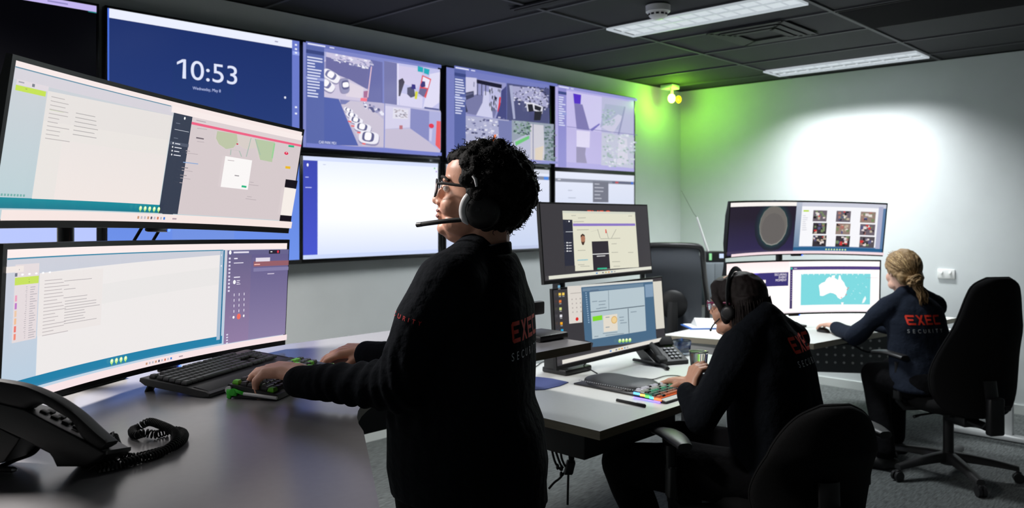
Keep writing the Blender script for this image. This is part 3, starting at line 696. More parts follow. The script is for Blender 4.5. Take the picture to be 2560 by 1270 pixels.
ZA = cv(0, 120, 2.54); ZB = cv(0, 560, 2.822); ZC = cv(380, 240, 3.3425); ZD = cv(540, 590, 4.235)

# upper left monitor
s = monitor('upper huge curved monitor on the grey desk, tilted down, showing a form and a map', (.924, 2.198, 1.6335), -1.079, -.152, -.034, 1.155, .36, 3.0, .011, .02)
G = rgb(233, 228, 224)
s.grad(0, 0, 1, 1, rgb(205, 208, 214), rgb(186, 208, 214)); s.k += 1
s.rect(0, 0, 1, .036, rgb(246, 232, 230)); s.rect(0, .036, .476, .043, rgb(96, 140, 165))
(u1, v1), (u2, v2), (u3, v3), (u4, v4) = s.q(*ZA((310, 205), (1095, 385), (995, 1025), (190, 1008)))
s.grad(0, .86, .62, .93, rgb(24, 140, 156), rgb(16, 120, 140)); s.k += 1
s.rect(.0, .046, .485, .115, rgb(214, 210, 218))
u2 = .486; s.poly([(u1, .14), (u2, .115), (u2, .862), (u4, .862)], G); s.poly([(u1, .14), (u2, .115), (u2, .32), (u1, .34)], rgb(230, 225, 222)); s.grad(u4+.06, .45, u2, .862, rgb(235, 228, 225), rgb(240, 230, 226)); s.k += 1
ug, vg = s.q(*ZA((100, 200)))[0]; s.rect(ug, .148, u1-.005, .182, rgb(196, 224, 80)); s.rect(ug+.03, .158, u1-.06, .163, rgb(150, 175, 70))
s.rect(ug, .112, u1, .146, rgb(224, 216, 222)); s.lines(ug+.005, .122, u1-.05, 1, .1, .008, rgb(160, 160, 170)); s.rect(u1-.045, .118, u1-.038, .138, rgb(120, 125, 135), 1)
s.lines(u1+.01, .17, u1+.08, 11, .028, .005, rgb(186, 180, 180), 3); s.lines(u1+.085, .245, u1+.16, 6, .03, .005, rgb(176, 172, 172), 5); s.rect(u1+.01, .26, u1+.05, .262, rgb(196, 215, 160))
for k in range(9): s.rect(k*.008+.0, .835, k*.008+.005, .85, rgb(120, 175, 170), 1)
s.rm = (.553, .484)
s.rect(.568, .046, 1, .93, rgb(214, 202, 204)); s.rect(.545, .036, 1, .088, rgb(248, 236, 234)); s.rect(.553, .088, .612, .93, rgb(54, 62, 80))
s.rect(.612, .13, 1, .152, rgb(238, 100, 134)); s.rect(.612, .088, 1, .13, rgb(220, 208, 210)); s.lines(.625, .105, .69, 1, .1, .008, rgb(180, 170, 175))
s.disc(.588, .115, .003, .012, WHT); s.rect(.562, .22, .607, .224, rgb(200, 205, 215)); s.lines(.563, .165, .59, 1, .1, .006, rgb(110, 118, 135)); s.lines(.563, .29, .59, 1, .1, .006, rgb(110, 118, 135)); s.rect(.553, .325, .612, .352, rgb(80, 88, 106))
for k in range(4): s.disc(.563, .337+k*.032, .002, .008, WHT); s.rect(.569, .334+k*.032, .585+.006*(k % 2), .341+k*.032, rgb(230, 232, 240))
for pts, c in ((((525, 290), (690, 315), (700, 380), (660, 430), (600, 440), (540, 400), (515, 350)), rgb(190, 198, 168)), (((690, 320), (820, 345), (880, 430), (760, 440), (700, 400)), rgb(216, 206, 200)), (((840, 355), (1010, 385), (985, 550), (885, 530)), rgb(184, 200, 166)), (((1000, 395), (1012, 395), (990, 520), (980, 515)), rgb(150, 210, 150))): s.ppoly(ZC(*pts), c)
for a, b_ in (((805, 348), (765, 505)), ((840, 355), (882, 490)), ((585, 435), (705, 455)), ((705, 455), (725, 505)), ((635, 445), (630, 490))): s.ppoly(ZC(a, (a[0]+6, a[1]), (b_[0]+6, b_[1]), b_), rgb(160, 186, 172))
s.pdisc(ZC((765, 412))[0], 2.2, rgb(200, 40, 60)); s.ppoly(ZC((590, 498), (815, 535), (778, 780), (550, 755)), rgb(250, 247, 246))
for pts, c in ((((728, 742), (768, 748), (765, 764), (724, 758)), rgb(40, 184, 130)), (((1120, 406), (1168, 412), (1166, 428), (1118, 422)), rgb(40, 184, 130)), (((1094, 582), (1136, 586), (1134, 607), (1092, 602)), rgb(236, 186, 40)), (((1096, 692), (1196, 705), (1184, 772), (1086, 758)), rgb(20, 16, 26)), (((1086, 760), (1184, 774), (1146, 998), (1052, 990)), rgb(246, 238, 232)), (((1050, 990), (1146, 998), (1140, 1050), (1042, 1042)), rgb(20, 14, 24)),
    (((342, 338), (406, 350), (404, 360), (340, 350)), rgb(110, 100, 108)), (((232, 545), (358, 560), (356, 567), (230, 552)), rgb(140, 170, 214)), (((665, 655), (702, 660), (700, 668), (663, 663)), rgb(150, 145, 150)), (((218, 588), (272, 594), (270, 601), (216, 595)), rgb(140, 132, 138)), (((205, 652), (260, 658), (258, 664), (203, 658)), rgb(140, 132, 138)), (((252, 448), (288, 454), (286, 460), (250, 455)), rgb(170, 160, 165))): s.ppoly(ZC(*pts), c)
for x, y, w_ in ((345, 262, 85), (345, 372, 60), (252, 468, 100), (216, 612, 90), (203, 676, 85), (196, 715, 30), (765, 832, 40), (752, 850, 90), (790, 712, 30), (780, 732, 80), (600, 528, 55)): s.ppoly(ZC((x, y), (x+w_, y+w_*.13), (x+w_, y+w_*.13+5), (x, y+5)), rgb(186, 174, 178))
s.pdisc(ZC((1111, 478))[0], 4.6, rgb(226, 46, 84)); s.pdisc(ZC((1111, 474))[0], 1.2, WHT)
s.rm = None
lu = s.q(*ZA((855, 1052)), *ZA((968, 1055))); lime_bulbs(s, lu[0][0], .893, (lu[1][0]-lu[0][0])/4, 5, .005, .019)
s.rect(.553, .088, .612, .93, rgb(54, 62, 80)) if False else None
s.rect(.484, .85, .522, .93, rgb(54, 62, 80)); taskbar(s, .068, rgb(246, 230, 226), .40); s.done()
bump_and_led(s, .0)
for k in (-.035, .028):
    a = s.P3(k, -.5, -.02); b_ = s.P3(k-.006, -.5, -.05)-V((0, 0, .055)); MB().cyl(a, b_, .0045, n=8).build('stand_strut', M['tvblack'], s.t, origin=s.o)
UPM = s
# lower left monitor
s = monitor('lower huge curved monitor on the grey desk, showing a white form and purple panel', (.915, 2.239, 1.243), -1.076, -.033, -.025, 1.123, .36, 2.5, .0125, .02)
s.grad(0, 0, 1, 1, rgb(206, 206, 216), rgb(186, 208, 226)); s.k += 1; s.rect(0, 0, 1, .058, rgb(250, 236, 234)); s.rect(0, .056, .735, .066, rgb(70, 140, 170))
(u1, v1), (u2, v2), (u3, v3), (u4, v4) = s.q(*ZB((283, 225), (1558, 182), (1530, 810), (247, 1112)))
s.rect(0, .915, .745, .94, rgb(16, 130, 168)); s.rect(0, .868, .745, .94, rgb(36, 128, 168))
vb = .868; u2 = .722
s.poly([(u1, .17), (u2, .105), (u2, vb), (u4, vb)], rgb(238, 234, 233)); s.rect(u1, .17, u1+.2, .6, rgb(236, 230, 228)); s.poly([(u1+.2, .29), (u2, .22), (u2, .38), (u1+.2, .44)], rgb(234, 231, 230))
s.rect(u2, .066, u2+.018, .9, rgb(170, 190, 210)); s.rect(u2+.013, .06, u2+.018, .94, rgb(28, 110, 150)); s.lines(u2+.004, .10, u2+.009, 2, .1, .015, rgb(235, 240, 245))
ug = .022
s.rect(ug, .10, u1-.004, .61, rgb(228, 218, 220)); s.rect(ug, .185, u1-.004, .235, rgb(198, 224, 90)); s.lines(ug+.04, .20, u1-.03, 2, .018, .006, rgb(150, 178, 80)); s.rect(u1-.1, .11, u1-.05, .15, rgb(240, 230, 225)); s.lines(ug+.01, .13, u1-.06, 1, .1, .008, rgb(165, 160, 170)); s.rect(u1-.075, .155, u1-.068, .178, rgb(110, 115, 130), 1)
for k in range(5): s.disc(ug+.02+k*.02, .168, .004, .007, WHT, 8)
s.lines(ug+.035, .25, u1-.045, 26, .0135, .0035, rgb(176, 168, 174), 7); s.lines(u1-.03, .255, u1-.008, 22, .016, .004, rgb(170, 164, 172), 9)
for k, c in enumerate((rgb(236, 160, 190), rgb(190, 120, 200), rgb(236, 200, 170), rgb(240, 190, 150), rgb(236, 120, 110), rgb(240, 140, 120))): s.rect(ug, .30+k*.05, ug+.006, .34+k*.05, c, 1)
s.lines(u1+.01, .22, u1+.09, 17, .0235, .005, rgb(190, 182, 184), 11); s.lines(u1+.075, .38, u1+.2, 9, .02, .005, rgb(186, 180, 182), 13); s.lines(u1+.07, .235, u1+.16, 3, .06, .005, rgb(186, 180, 182), 15)
lu = s.q(*ZB((772, 995)), *ZB((866, 972))); lime_bulbs(s, lu[0][0], .898, (lu[1][0]-lu[0][0])/3, 4, .0055, .02)
s.rm = (.7155, .744)
s.grad(.7155, .062, 1, .945, rgb(104, 98, 136), rgb(146, 126, 164)); s.k += 1; s.grad(.826, .062, 1, .945, rgb(98, 92, 138), rgb(140, 128, 166)); s.k += 1
s.rect(.7155, .062, 1, .108, rgb(104, 100, 142)); s.disc(.727, .083, .005, .02, WHT); s.lines(.742, .075, .815, 1, .1, .016, rgb(230, 225, 240), 1, .95); s.rect(.905, .066, .958, .104, rgb(40, 36, 52)); s.disc(.948, .084, .004, .014, rgb(235, 60, 80)); s.lines(.912, .08, .93, 1, .1, .008, WHT)
for k in range(10): s.rect(.721, .13+k*.034, .729, .148+k*.034, rgb(225, 220, 240), 1)
s.rect(.7155, .115, .735, .945, rgb(104, 98, 136)) if False else None
s.lines(.743, .135, .76, 1, .1, .012, rgb(235, 230, 245), 1, .9); s.lines(.742, .18, .79, 1, .1, .008, rgb(230, 225, 240), 1, .9); s.lines(.745, .315, .775, 1, .1, .010, rgb(235, 230, 245), 1, .9); s.disc(.748, .365, .0055, .02, WHT); s.lines(.758, .35, .785, 3, .017, .006, rgb(230, 225, 240), 4)
for j in range(4):
    for i in range(3): s.rect(.7475+i*.0225, .475+j*.052, .7505+i*.0225, .500+j*.052, rgb(235, 230, 245), 1)
s.disc(.748, .70, .004, .013, WHT); s.disc(.7715, .698, .008, .028, rgb(240, 110, 96)); s.disc(.794, .698, .003, .013, WHT)
s.rect(.829, .175, .995, .225, rgb(150, 96, 106)); s.rect(.838, .14, .905, .178, rgb(226, 218, 232)); s.lines(.832, .2, .86, 1, .1, .01, rgb(250, 190, 180), 1, .95); s.rect(.829, .24, .995, .275, rgb(132, 126, 168)); s.lines(.895, .30, .93, 1, .1, .008, rgb(220, 210, 230), 1, .9)
for k in range(4): s.rect(.717, .85+k*.026, .725, .862+k*.026, rgb(225, 220, 240), 1)
s.rm = None; taskbar(s, .056, rgb(248, 228, 230), .44); s.done()
bump_and_led(s, .05); LOM = s
# the post that carries both
p = at(164, 588, 2.16)
t = thing('monitor_post', 'black upright post behind the two huge curved monitors on the grey desk', 'monitor stand', (p.x, p.y, DZ1))
MB().cyl((0, 0, .012), (0, 0, .66), .021, n=20).build('pole', M['tvblack'], t)
MB().box((0, 0, .008), (.26, .18, .016), (0, 0, .5), bev=.006).build('base_plate', M['tvblack'], t)
for z, mm in ((.23, LOM), (.60, UPM)):
    e = mm.P3(0, 0, -.055)-V((p.x, p.y, DZ1)); a0 = V((0, 0, z)); b = MB(); b.tube([a0, a0*.5+e*.5+V((0, 0, .0)), e], .018, 10); b.cyl(V((0, 0, z-.03)), V((0, 0, z+.03)), .032); b.build('arm', M['tvblack'], t)

# middle station monitors
s = monitor('upper flat monitor on the white middle desk, showing a cream page with a portrait', (3.044, 2.341, 1.364), -1.491, .086, -.005, .938, .36, 0, .007, .016)
Zc = cv(1300, 480, 3.023)
s.rect(0, 0, 1, 1, rgb(62, 60, 64))
P_, asp = text2d('EXEC'); (ua, va), (ub, vb) = s.q(*Zc((508, 138), (684, 180))); s.text('EXEC', ua, va, ub, va+.16, rgb(230, 80, 50))
s.ppoly(Zc((320, 142), (868, 152), (898, 568), (415, 598), (395, 210), (323, 208)), rgb(226, 224, 204)); s.ppoly(Zc((323, 208), (392, 210), (415, 598), (340, 600)), rgb(44, 46, 60))
s.ppoly(Zc((340, 560), (415, 556), (416, 600), (340, 604)), rgb(62, 60, 64)); s.ppoly(Zc((398, 238), (868, 238), (870, 256), (400, 258)), rgb(140, 120, 196)); s.ppoly(Zc((320, 142), (868, 152), (869, 168), (321, 160)), rgb(212, 214, 200))
s.ppoly(Zc((540, 374), (664, 370), (680, 580), (553, 590)), rgb(48, 44, 52)); s.ppoly(Zc((546, 468), (670, 462), (670, 468), (546, 474)), rgb(236, 236, 236)); s.ppoly(Zc((578, 482), (642, 479), (642, 485), (578, 489)), rgb(220, 220, 220)); s.ppoly(Zc((582, 574), (655, 571), (655, 582), (582, 586)), rgb(46, 180, 140))
s.ppoly(Zc((455, 325), (470, 316), (484, 325), (490, 350), (488, 378), (474, 402), (461, 385), (456, 352)), rgb(176, 122, 96)); s.ppoly(Zc((455, 330), (470, 315), (486, 326), (487, 338), (470, 328), (457, 345)), rgb(50, 40, 36)); s.ppoly(Zc((459, 372), (472, 380), (487, 372), (480, 398), (472, 403), (464, 394)), rgb(66, 46, 40))
for a, b_ in (((580, 282), (600, 350)), ((720, 282), (684, 350)), ((645, 290), (662, 352)), ((530, 300), (590, 285))): s.ppoly(Zc(a, (a[0]+5, a[1]), (b_[0]+5, b_[1]), b_), rgb(176, 174, 162))
s.ppoly(Zc((640, 282), (647, 282), (650, 312), (642, 312)), rgb(220, 60, 50))
for x, y, w_ in ((425, 285, 90), (430, 440, 60), (425, 515, 70), (432, 548, 50), (450, 560, 70), (685, 390, 40), (685, 455, 50), (690, 525, 60), (700, 560, 50), (810, 455, 40), (380, 177, 35), (430, 195, 60), (395, 224, 80), (600, 352, 150), (810, 180, 30)): s.ppoly(Zc((x, y), (x+w_, y-w_*.03), (x+w_, y-w_*.03+5), (x, y+5)), rgb(180, 178, 164))
s.ppoly(Zc((428, 512), (505, 508), (506, 516), (428, 520)), rgb(150, 196, 206))
for k in range(4): s.pdisc(Zc((347, 384+k*21))[0], 1.8, WHT, 8); s.ppoly(Zc((356, 382+k*21), (380, 381+k*21), (380, 386+k*21), (356, 387+k*21)), rgb(225, 225, 230))
s.ppoly(Zc((335, 300), (392, 299), (392, 303), (335, 304)), rgb(200, 205, 210)); s.pdisc(Zc((360, 223))[0], 2, WHT, 8)
s.rect(.02, .94, .985, .985, rgb(224, 224, 210)); [s.rect(.42+k*.028, .955, .436+k*.028, .972, c, 1) for k, c in enumerate((rgb(60, 130, 200), rgb(230, 220, 190), rgb(120, 120, 120), rgb(200, 180, 90), rgb(220, 150, 80), rgb(120, 150, 180), rgb(170, 170, 170)))]
s.done(); MUM = s
s = monitor('lower flat monitor on the white middle desk, showing a blue grey control page', (3.142, 2.335, .981), -1.526, .068, 0, .938, .36, 0, .007, .018)
s.rect(0, 0, 1, 1, rgb(58, 56, 60))
s.ppoly(Zc((357, 712), (465, 706), (470, 985), (372, 996)), rgb(220, 214, 206)); s.ppoly(Zc((1003, 678), (1068, 672), (1092, 1028), (1028, 1036)), rgb(216, 212, 200))
s.ppoly(Zc((460, 704), (1002, 662), (1028, 1090), (1030, 1104), (1060, 1120), (545, 1172), (552, 1140), (490, 1120)), rgb(74, 106, 134)); s.ppoly(Zc((460, 704), (1002, 662), (1003, 676), (461, 720)), rgb(214, 216, 212)); s.ppoly(Zc((470, 728), (930, 690), (932, 716), (472, 752)), rgb(110, 136, 158))
s.ppoly(Zc((524, 757), (936, 716), (952, 1048), (545, 1112)), rgb(182, 198, 206)); s.ppoly(Zc((530, 905), (940, 856), (940, 862), (530, 911)), rgb(70, 86, 100)); s.ppoly(Zc((664, 745), (668, 745), (672, 890), (668, 892)), rgb(130, 146, 158)); s.ppoly(Zc((812, 880), (817, 880), (824, 1066), (820, 1067)), rgb(70, 86, 100))
s.ppoly(Zc((545, 942), (618, 930), (620, 966), (548, 978)), rgb(128, 216, 40)); s.ppoly(Zc((626, 936), (732, 920), (736, 1046), (630, 1060)), rgb(226, 218, 204)); s.pdisc(Zc((709, 966))[0], 8, rgb(214, 170, 90)); s.pdisc(Zc((709, 966))[0], 6.4, rgb(236, 206, 150))
s.ppoly(Zc((526, 742), (590, 735), (592, 748), (528, 756)), rgb(90, 112, 136)); s.ppoly(Zc((940, 700), (1000, 695), (1004, 790), (946, 796)), rgb(130, 156, 182)); s.ppoly(Zc((930, 800), (1004, 790), (1028, 1086), (955, 1096)), rgb(76, 106, 140)) if False else None
for x, y, w_ in ((540, 826, 40), (590, 825, 55), (590, 850, 50), (595, 875, 55), (570, 880, 30), (745, 945, 35), (748, 968, 32), (752, 988, 50), (830, 905, 45), (640, 1080, 140), (620, 1066, 110), (640, 945, 30), (640, 1020, 30), (555, 1090, 30)): s.ppoly(Zc((x, y), (x+w_, y-w_*.1), (x+w_, y-w_*.1+6), (x, y+6)), rgb(130, 146, 158))
for i in range(3):
    for j in range(4): s.pdisc(Zc((386+i*30+j*2, 812+j*32-i*3))[0], 1.8, rgb(180, 172, 168), 8)
s.pdisc(Zc((421, 960))[0], 4, rgb(214, 44, 40)); s.ppoly(Zc((370, 765), (450, 758), (450, 763), (370, 770)), rgb(176, 170, 164))
for k in range(14): s.ppoly(Zc((483+k*1.4, 760+k*17), (493+k*1.4, 759+k*17), (493+k*1.4, 767+k*17), (483+k*1.4, 768+k*17)), rgb(150, 176, 200))
for x, y, c in ((281, 714, rgb(120, 170, 200)), (286, 772, rgb(236, 200, 90)), (312, 770, rgb(236, 200, 90)), (288, 826, rgb(220, 120, 60)), (290, 882, rgb(210, 220, 130)), (293, 936, rgb(226, 226, 232)), (296, 992, rgb(240, 170, 40)), (301, 1045, rgb(40, 160, 210))): s.ppoly(Zc((x-9, y-9), (x+9, y-10), (x+9, y+10), (x-9, y+11)), c); s.ppoly(Zc((x-7, y+17), (x+9, y+16), (x+9, y+20), (x-7, y+21)), rgb(190, 190, 190))
for k in range(4):
    p = Zc((737+k*25, 1124-k*2))[0]; s.pdisc(p, 4, rgb(170, 226, 110), 12); s.pdisc((p[0], p[1]-2), 2.4, rgb(250, 252, 220), 10)
s.rect(.02, .925, .985, .978, rgb(226, 222, 214)); [s.rect(.42+k*.026, .942, .436+k*.026, .962, c, 1) for k, c in enumerate((rgb(60, 130, 200), rgb(230, 220, 190), rgb(120, 120, 120), rgb(200, 180, 90), rgb(220, 150, 80), rgb(120, 150, 180), rgb(170, 170, 170)))]
s.done(); MLM = s
p = on_z(1397, 931, DZ2)
t = thing('monitor_stand', 'black monitor arm with square foot on the white middle desk under the flat monitors', 'monitor stand', (p.x, p.y, DZ2))
ax = V((1, 0, 0))
MB().box((.05, -.01, .014), (.20, .15, .028), bev=.008).build('base_plate', M['black'], t)
MB().box((-.02, 0, .055), (.085, .085, .06), bev=.006).build('clamp_block', M['black'], t)
MB().box((0, 0, .40), (.045, .05, .72), bev=.008).build('pole', M['black'], t)
for mm, z in ((MLM, .27), (MUM, .64)):
    e = mm.P3(0, 0, -.05)-V((p.x, p.y, DZ2)); MB().tube([V((0, 0, z)), V((e.x*.5, .02, z)), e], .022, 10).build('arm', M['black'], t)
tx = MB()
# right station monitors
Zr = cv(1600, 480, 3.735)
s = monitor('upper curved monitor on the white angled desk, showing a dark sphere and photos', (5.098, 2.281, 1.399), -2.081, -.124, -.006, 1.224, .36, 1.8, .010, .014)
s.rect(0, 0, 1, 1, rgb(40, 34, 48)); s.grad(0, .3, .47, 1, rgb(40, 34, 48), rgb(52, 46, 84)); s.k += 1; s.rect(0, 0, .47, .075, rgb(250, 244, 240))
c0 = s.q(*Zr((1240, 315)))[0]
for k in range(10):
    f = 1-k/10; g = 1-f; s.disc(c0[0], c0[1]+.0, .085+.045*f, .36+.14*f, rgb(36+8*g, 40+55*g*g, 50+24*g))
s.rect(.01, .0, .47, .075, rgb(250, 244, 240)); s.disc(c0[0], c0[1], .096, .385, rgb(150, 150, 146)); s.disc(c0[0]+.0, c0[1]-.008, .0935, .375, rgb(112, 108, 104)); s.disc(c0[0], c0[1]+.05, .08, .3, rgb(104, 100, 98))
s.rect(.15, 0, .40, .075, rgb(250, 244, 240)); s.rect(.47, .0, 1, 1, rgb(96, 128, 168)); s.grad(.47, 0, .505, 1, rgb(186, 192, 208), rgb(90, 126, 160)); s.k += 1; s.rect(.505, .0, 1, .08, rgb(206, 208, 222)); s.rect(.505, .08, .96, .87, rgb(248, 248, 252)); s.rect(.96, .05, .985, .9, rgb(176, 178, 204)); s.rect(.47, .89, 1, .95, rgb(40, 96, 140)); s.rect(.515, .155, .55, .185, rgb(186, 220, 60)); s.lines(.515, .26, .55, 8, .04, .01, rgb(190, 190, 200))
r = random.Random(31)
for j in range(3):
    for i in range(3):
        u0 = .578+i*.140; v0 = .155+j*.245; base = r.choice([rgb(110, 100, 110), rgb(90, 84, 90), rgb(150, 130, 120), rgb(60, 54, 60)])
        s.rect(u0, v0, u0+.085, v0+.22, base)
        for k in range(16):
            a, b_ = u0+r.uniform(0, .065), v0+r.uniform(0, .16); s.rect(a, b_, a+r.uniform(.008, .02), b_+r.uniform(.02, .06), r.choice([rgb(230, 220, 216), rgb(40, 34, 40), rgb(170, 120, 110), rgb(120, 140, 100), rgb(196, 180, 160), rgb(210, 60, 60), rgb(90, 90, 130)]), 1)
for k in range(8): s.disc(.662+k*.0165, .918, .005, .017, rgb(206, 240, 170), 10)
s.rect(0, .95, 1, 1, rgb(250, 226, 232)); s.done(); RUM = s
s = monitor('lower curved monitor on the white angled desk, showing a turquoise map', (5.061, 2.293, 1.008), -2.032, -.017, -.008, 1.248, .36, 1.8, .010, .014, strength=1.15)
s.rect(0, 0, 1, 1, rgb(252, 246, 244)); s.grad(0, .0, .46, .2, rgb(250, 226, 226), rgb(250, 240, 238)); s.k += 1
q1 = s.q(*Zr((1460, 730), (1000, 865)))
s.rect(0, .205, .455, .47, rgb(56, 50, 110)); s.rect(.21, .34, .30, .40, rgb(250, 240, 240)); s.poly([(.17, .205), (.26, .205), (.20, .27), (.17, .25)], rgb(80, 66, 190))
for k, w_ in enumerate(('SECURING', 'EVERY', 'MOMENT')):
    P_, asp = text2d(w_); h_ = .042; uw = (.082, .052, .074)[k]; s.text(w_, .443-uw, .225+k*.055, .443, .225+k*.055+h_, rgb(246, 240, 246))
s.rect(.465, .10, 1, .165, rgb(78, 62, 120)); s.rect(.465, .10, .482, .92, rgb(60, 50, 96)); s.disc(.474, .135, .007, .022, rgb(60, 180, 160)); s.lines(.49, .13, .53, 1, .1, .012, rgb(210, 200, 225))
for k in range(13): s.rect(.471, .20+k*.045, .477, .215+k*.045, rgb(150, 130, 180), 1)
mp = s.q(*Zr((1500, 765), (2150, 765), (2150, 1050), (1500, 1055))); mu0, mv0, mu1, mv1 = mp[0][0], mp[0][1], mp[1][0], mp[2][1]
s.rect(mu0, mv0, mu1, mv1, rgb(120, 206, 212))
aus = [(1665, 872), (1690, 850), (1722, 838), (1740, 808), (1768, 790), (1780, 802), (1790, 780), (1818, 776), (1812, 800), (1845, 822), (1856, 775), (1866, 778), (1876, 815), (1902, 845), (1912, 872), (1930, 895), (1924, 935), (1905, 975), (1868, 1000), (1842, 985), (1828, 960), (1800, 945), (1770, 940), (1735, 955), (1705, 970), (1676, 968), (1674, 930)]
s.ppoly(Zr(*aus), rgb(252, 246, 244)); s.ppoly(Zr((1872, 1030), (1898, 1030), (1890, 1056), (1880, 1055)), rgb(250, 240, 240)); s.ppoly(Zr((2080, 1000), (2100, 970), (2108, 995), (2090, 1030), (2068, 1040)), rgb(236, 240, 240))
for x, y in ((1940, 895), (1920, 958), (1876, 985), (1930, 910)): s.pdisc(Zr((x, y))[0], 1.4, rgb(220, 90, 80), 8)
r = random.Random(3)
for k in range(16): x, y = r.uniform(1960, 2140), r.uniform(790, 1000); s.pdisc(Zr((x, y))[0], r.uniform(.6, 1.6), rgb(180, 226, 230), 6)
for k in range(12): x = 1510+k*52; s.pdisc(Zr((x, 768))[0], 1.6, rgb(220, 236, 236), 6)
s.rect(.92, .32, .99, .325, rgb(150, 150, 170)); s.rect(0, .965, 1, 1, rgb(236, 228, 232)); s.done(); RLM = s
c = RLM.P3(0, 0, -.16); p = V((c.x, c.y, DZ3))
t = thing('monitor_stand', 'dark pole stand behind the two curved monitors on the white angled desk', 'monitor stand', p)
MB().cyl((0, 0, .01), (0, 0, .78), .022).build('pole', M['black'], t)
MB().box((0, 0, .008), (.30, .2, .016), (0, 0, -.46), bev=.006).build('base_plate', M['black'], t)
for mm in (RUM, RLM):
    e = mm.P3(0, 0, -.05)-p; MB().tube([V((0, 0, e.z)), e], .02, 10).build('arm', M['black'], t)
for mm in (RUM, RLM): bump_and_led(mm, .0)
# small black stand at the far end of the raised desk
p = on_z(1352, 846, DZ1)
t = thing('tablet_stand', 'small black stand on the far end of the raised grey desk', 'stand', (p.x, p.y, DZ1))
MB().box((0, .0, .012), (.16, .14, .024), bev=.008).build('base_plate', M['black'], t)
MB().box((-.03, .05, .06), (.03, .03, .10), bev=.004).build('neck', M['black'], t)
MB().box((0, .06, .105), (.15, .03, .05), bev=.006).build('bracket', M['black'], t)
# ------------------------------------------------------------------ things on the desks
def extrude(b, pts, vec, bev=0):
    t = bmesh.new(); lo = [t.verts.new(p) for p in pts]; hi = [t.verts.new(p+vec) for p in pts]; n = len(pts)
    t.faces.new(lo); t.faces.new(hi[::-1])
    for i in range(n): t.faces.new((lo[i], lo[(i+1) % n], hi[(i+1) % n], hi[i]))
    bmesh.ops.recalc_face_normals(t, faces=t.faces)
    if bev:
        ed = [e for e in t.edges if len(e.link_faces) == 2 and (e.verts[0] in lo) == (e.verts[1] in lo)]
        bmesh.ops.bevel(t, geom=ed, offset=bev, segments=3, profile=.5, affect='EDGES')
    b._merge(t)
def spline(pts, k=8):
    pts = [V(p) for p in pts]; out = []
    for i in range(len(pts)-1):
        a, b, c, d = pts[max(i-1, 0)], pts[i], pts[i+1], pts[min(i+2, len(pts)-1)]
        for j in range(k):
            t = j/k; out.append(.5*((2*b)+(c-a)*t+(2*a-5*b+4*c-d)*t*t+(3*b-a-3*c+d)*t**3))
    out.append(pts[-1]); return out
# big desk telephone in the left foreground
D0 = 1.415
o = on_z(150, 1172, DZ1)
t = thing('desk_telephone', 'black desk telephone with arched handset in the left foreground of the grey desk', 'telephone', o)
def PX(*pts): return [at(x, y, D0) for x, y in pts]
b = MB(); extrude(b, PX((-60, 985), (0, 1008), (62, 1024), (120, 1054), (190, 1090), (256, 1128), (263, 1127), (262, 1137), (246, 1151), (215, 1167), (140, 1167), (130, 1145), (122, 1134), (92, 1119), (50, 1096), (0, 1073), (-60, 1046)), (FW-UP*.22)*.10, .004)
b.build('body', M['black'], t, origin=o)
outer = spline([V((x, y, 0)) for x, y in ((-70, 944), (-20, 948), (20, 954), (55, 962), (85, 974), (120, 990), (150, 1008), (185, 1033), (215, 1060), (240, 1083), (258, 1098), (266, 1106))], 3)
inner = spline([V((x, y, 0)) for x, y in ((-70, 1000), (-10, 1012), (50, 1024), (72, 1014), (100, 1009), (140, 1031), (176, 1053), (190, 1074), (200, 1093), (224, 1112), (246, 1124), (258, 1118))], 3)
b = MB(); rings = []; ev = (FW-UP*.2)*.045
for p, q in zip(outer, inner):
    po, pi = at(p.x, p.y, D0), at(q.x, q.y, D0); dd = pi-po; k_ = .18
    rings.append([po+ev*.25, po+dd*.06+ev*.06, po+dd*.25, po+dd*.8, pi-dd*.03+ev*.1, pi+ev*.3, pi+ev*.8, pi-dd*.2+ev, po+dd*.25+ev, po+dd*.06+ev*.94, po+ev*.75])
b.loft(rings); b.build('handset', M['matte'], t, smooth=50, origin=o)
b = MB(); hs = [] if True else spline(PX((-70, 944), (-20, 948), (20, 954), (70, 968), (130, 995), (185, 1033), (235, 1078), (266, 1106)), 5)

b = MB(); extrude(b, PX((-70, 1036), (0, 1070), (50, 1096), (11, 1156), (-70, 1178)), (FW-UP*.1)*.09, .003); b.build('stand', M['black'], t, origin=o)
b = MB(); kc = at(120, 1052, D0)+(FW-UP*.22)*.055
sl = (at(256, 1128, D0)-at(0, 1008, D0)).normalized(); sn = sl.cross(FW).normalized()
sn = sn if sn.z > 0 else -sn
for i in range(4):
    for j in range(2): b.fbox(kc+sl*(i*.022-.03)+(FW-UP*.22)*(j*.02-.02)+sn*.002, sl, FW, sn, (.014, .013, .006), bev=.002)
kp = b.build('keypad', M['keycap'], t, origin=o); kp['kind'] = 'stuff'
MB().tube(spline([at(97, 1118, 1.5), at(80, 1134, 1.49), at(40, 1149, 1.48), on_z(0, 1166, 1.036), on_z(-50, 1170, 1.036)]), .0042, 8).build('line_cable', M['rubber'], t, origin=o)
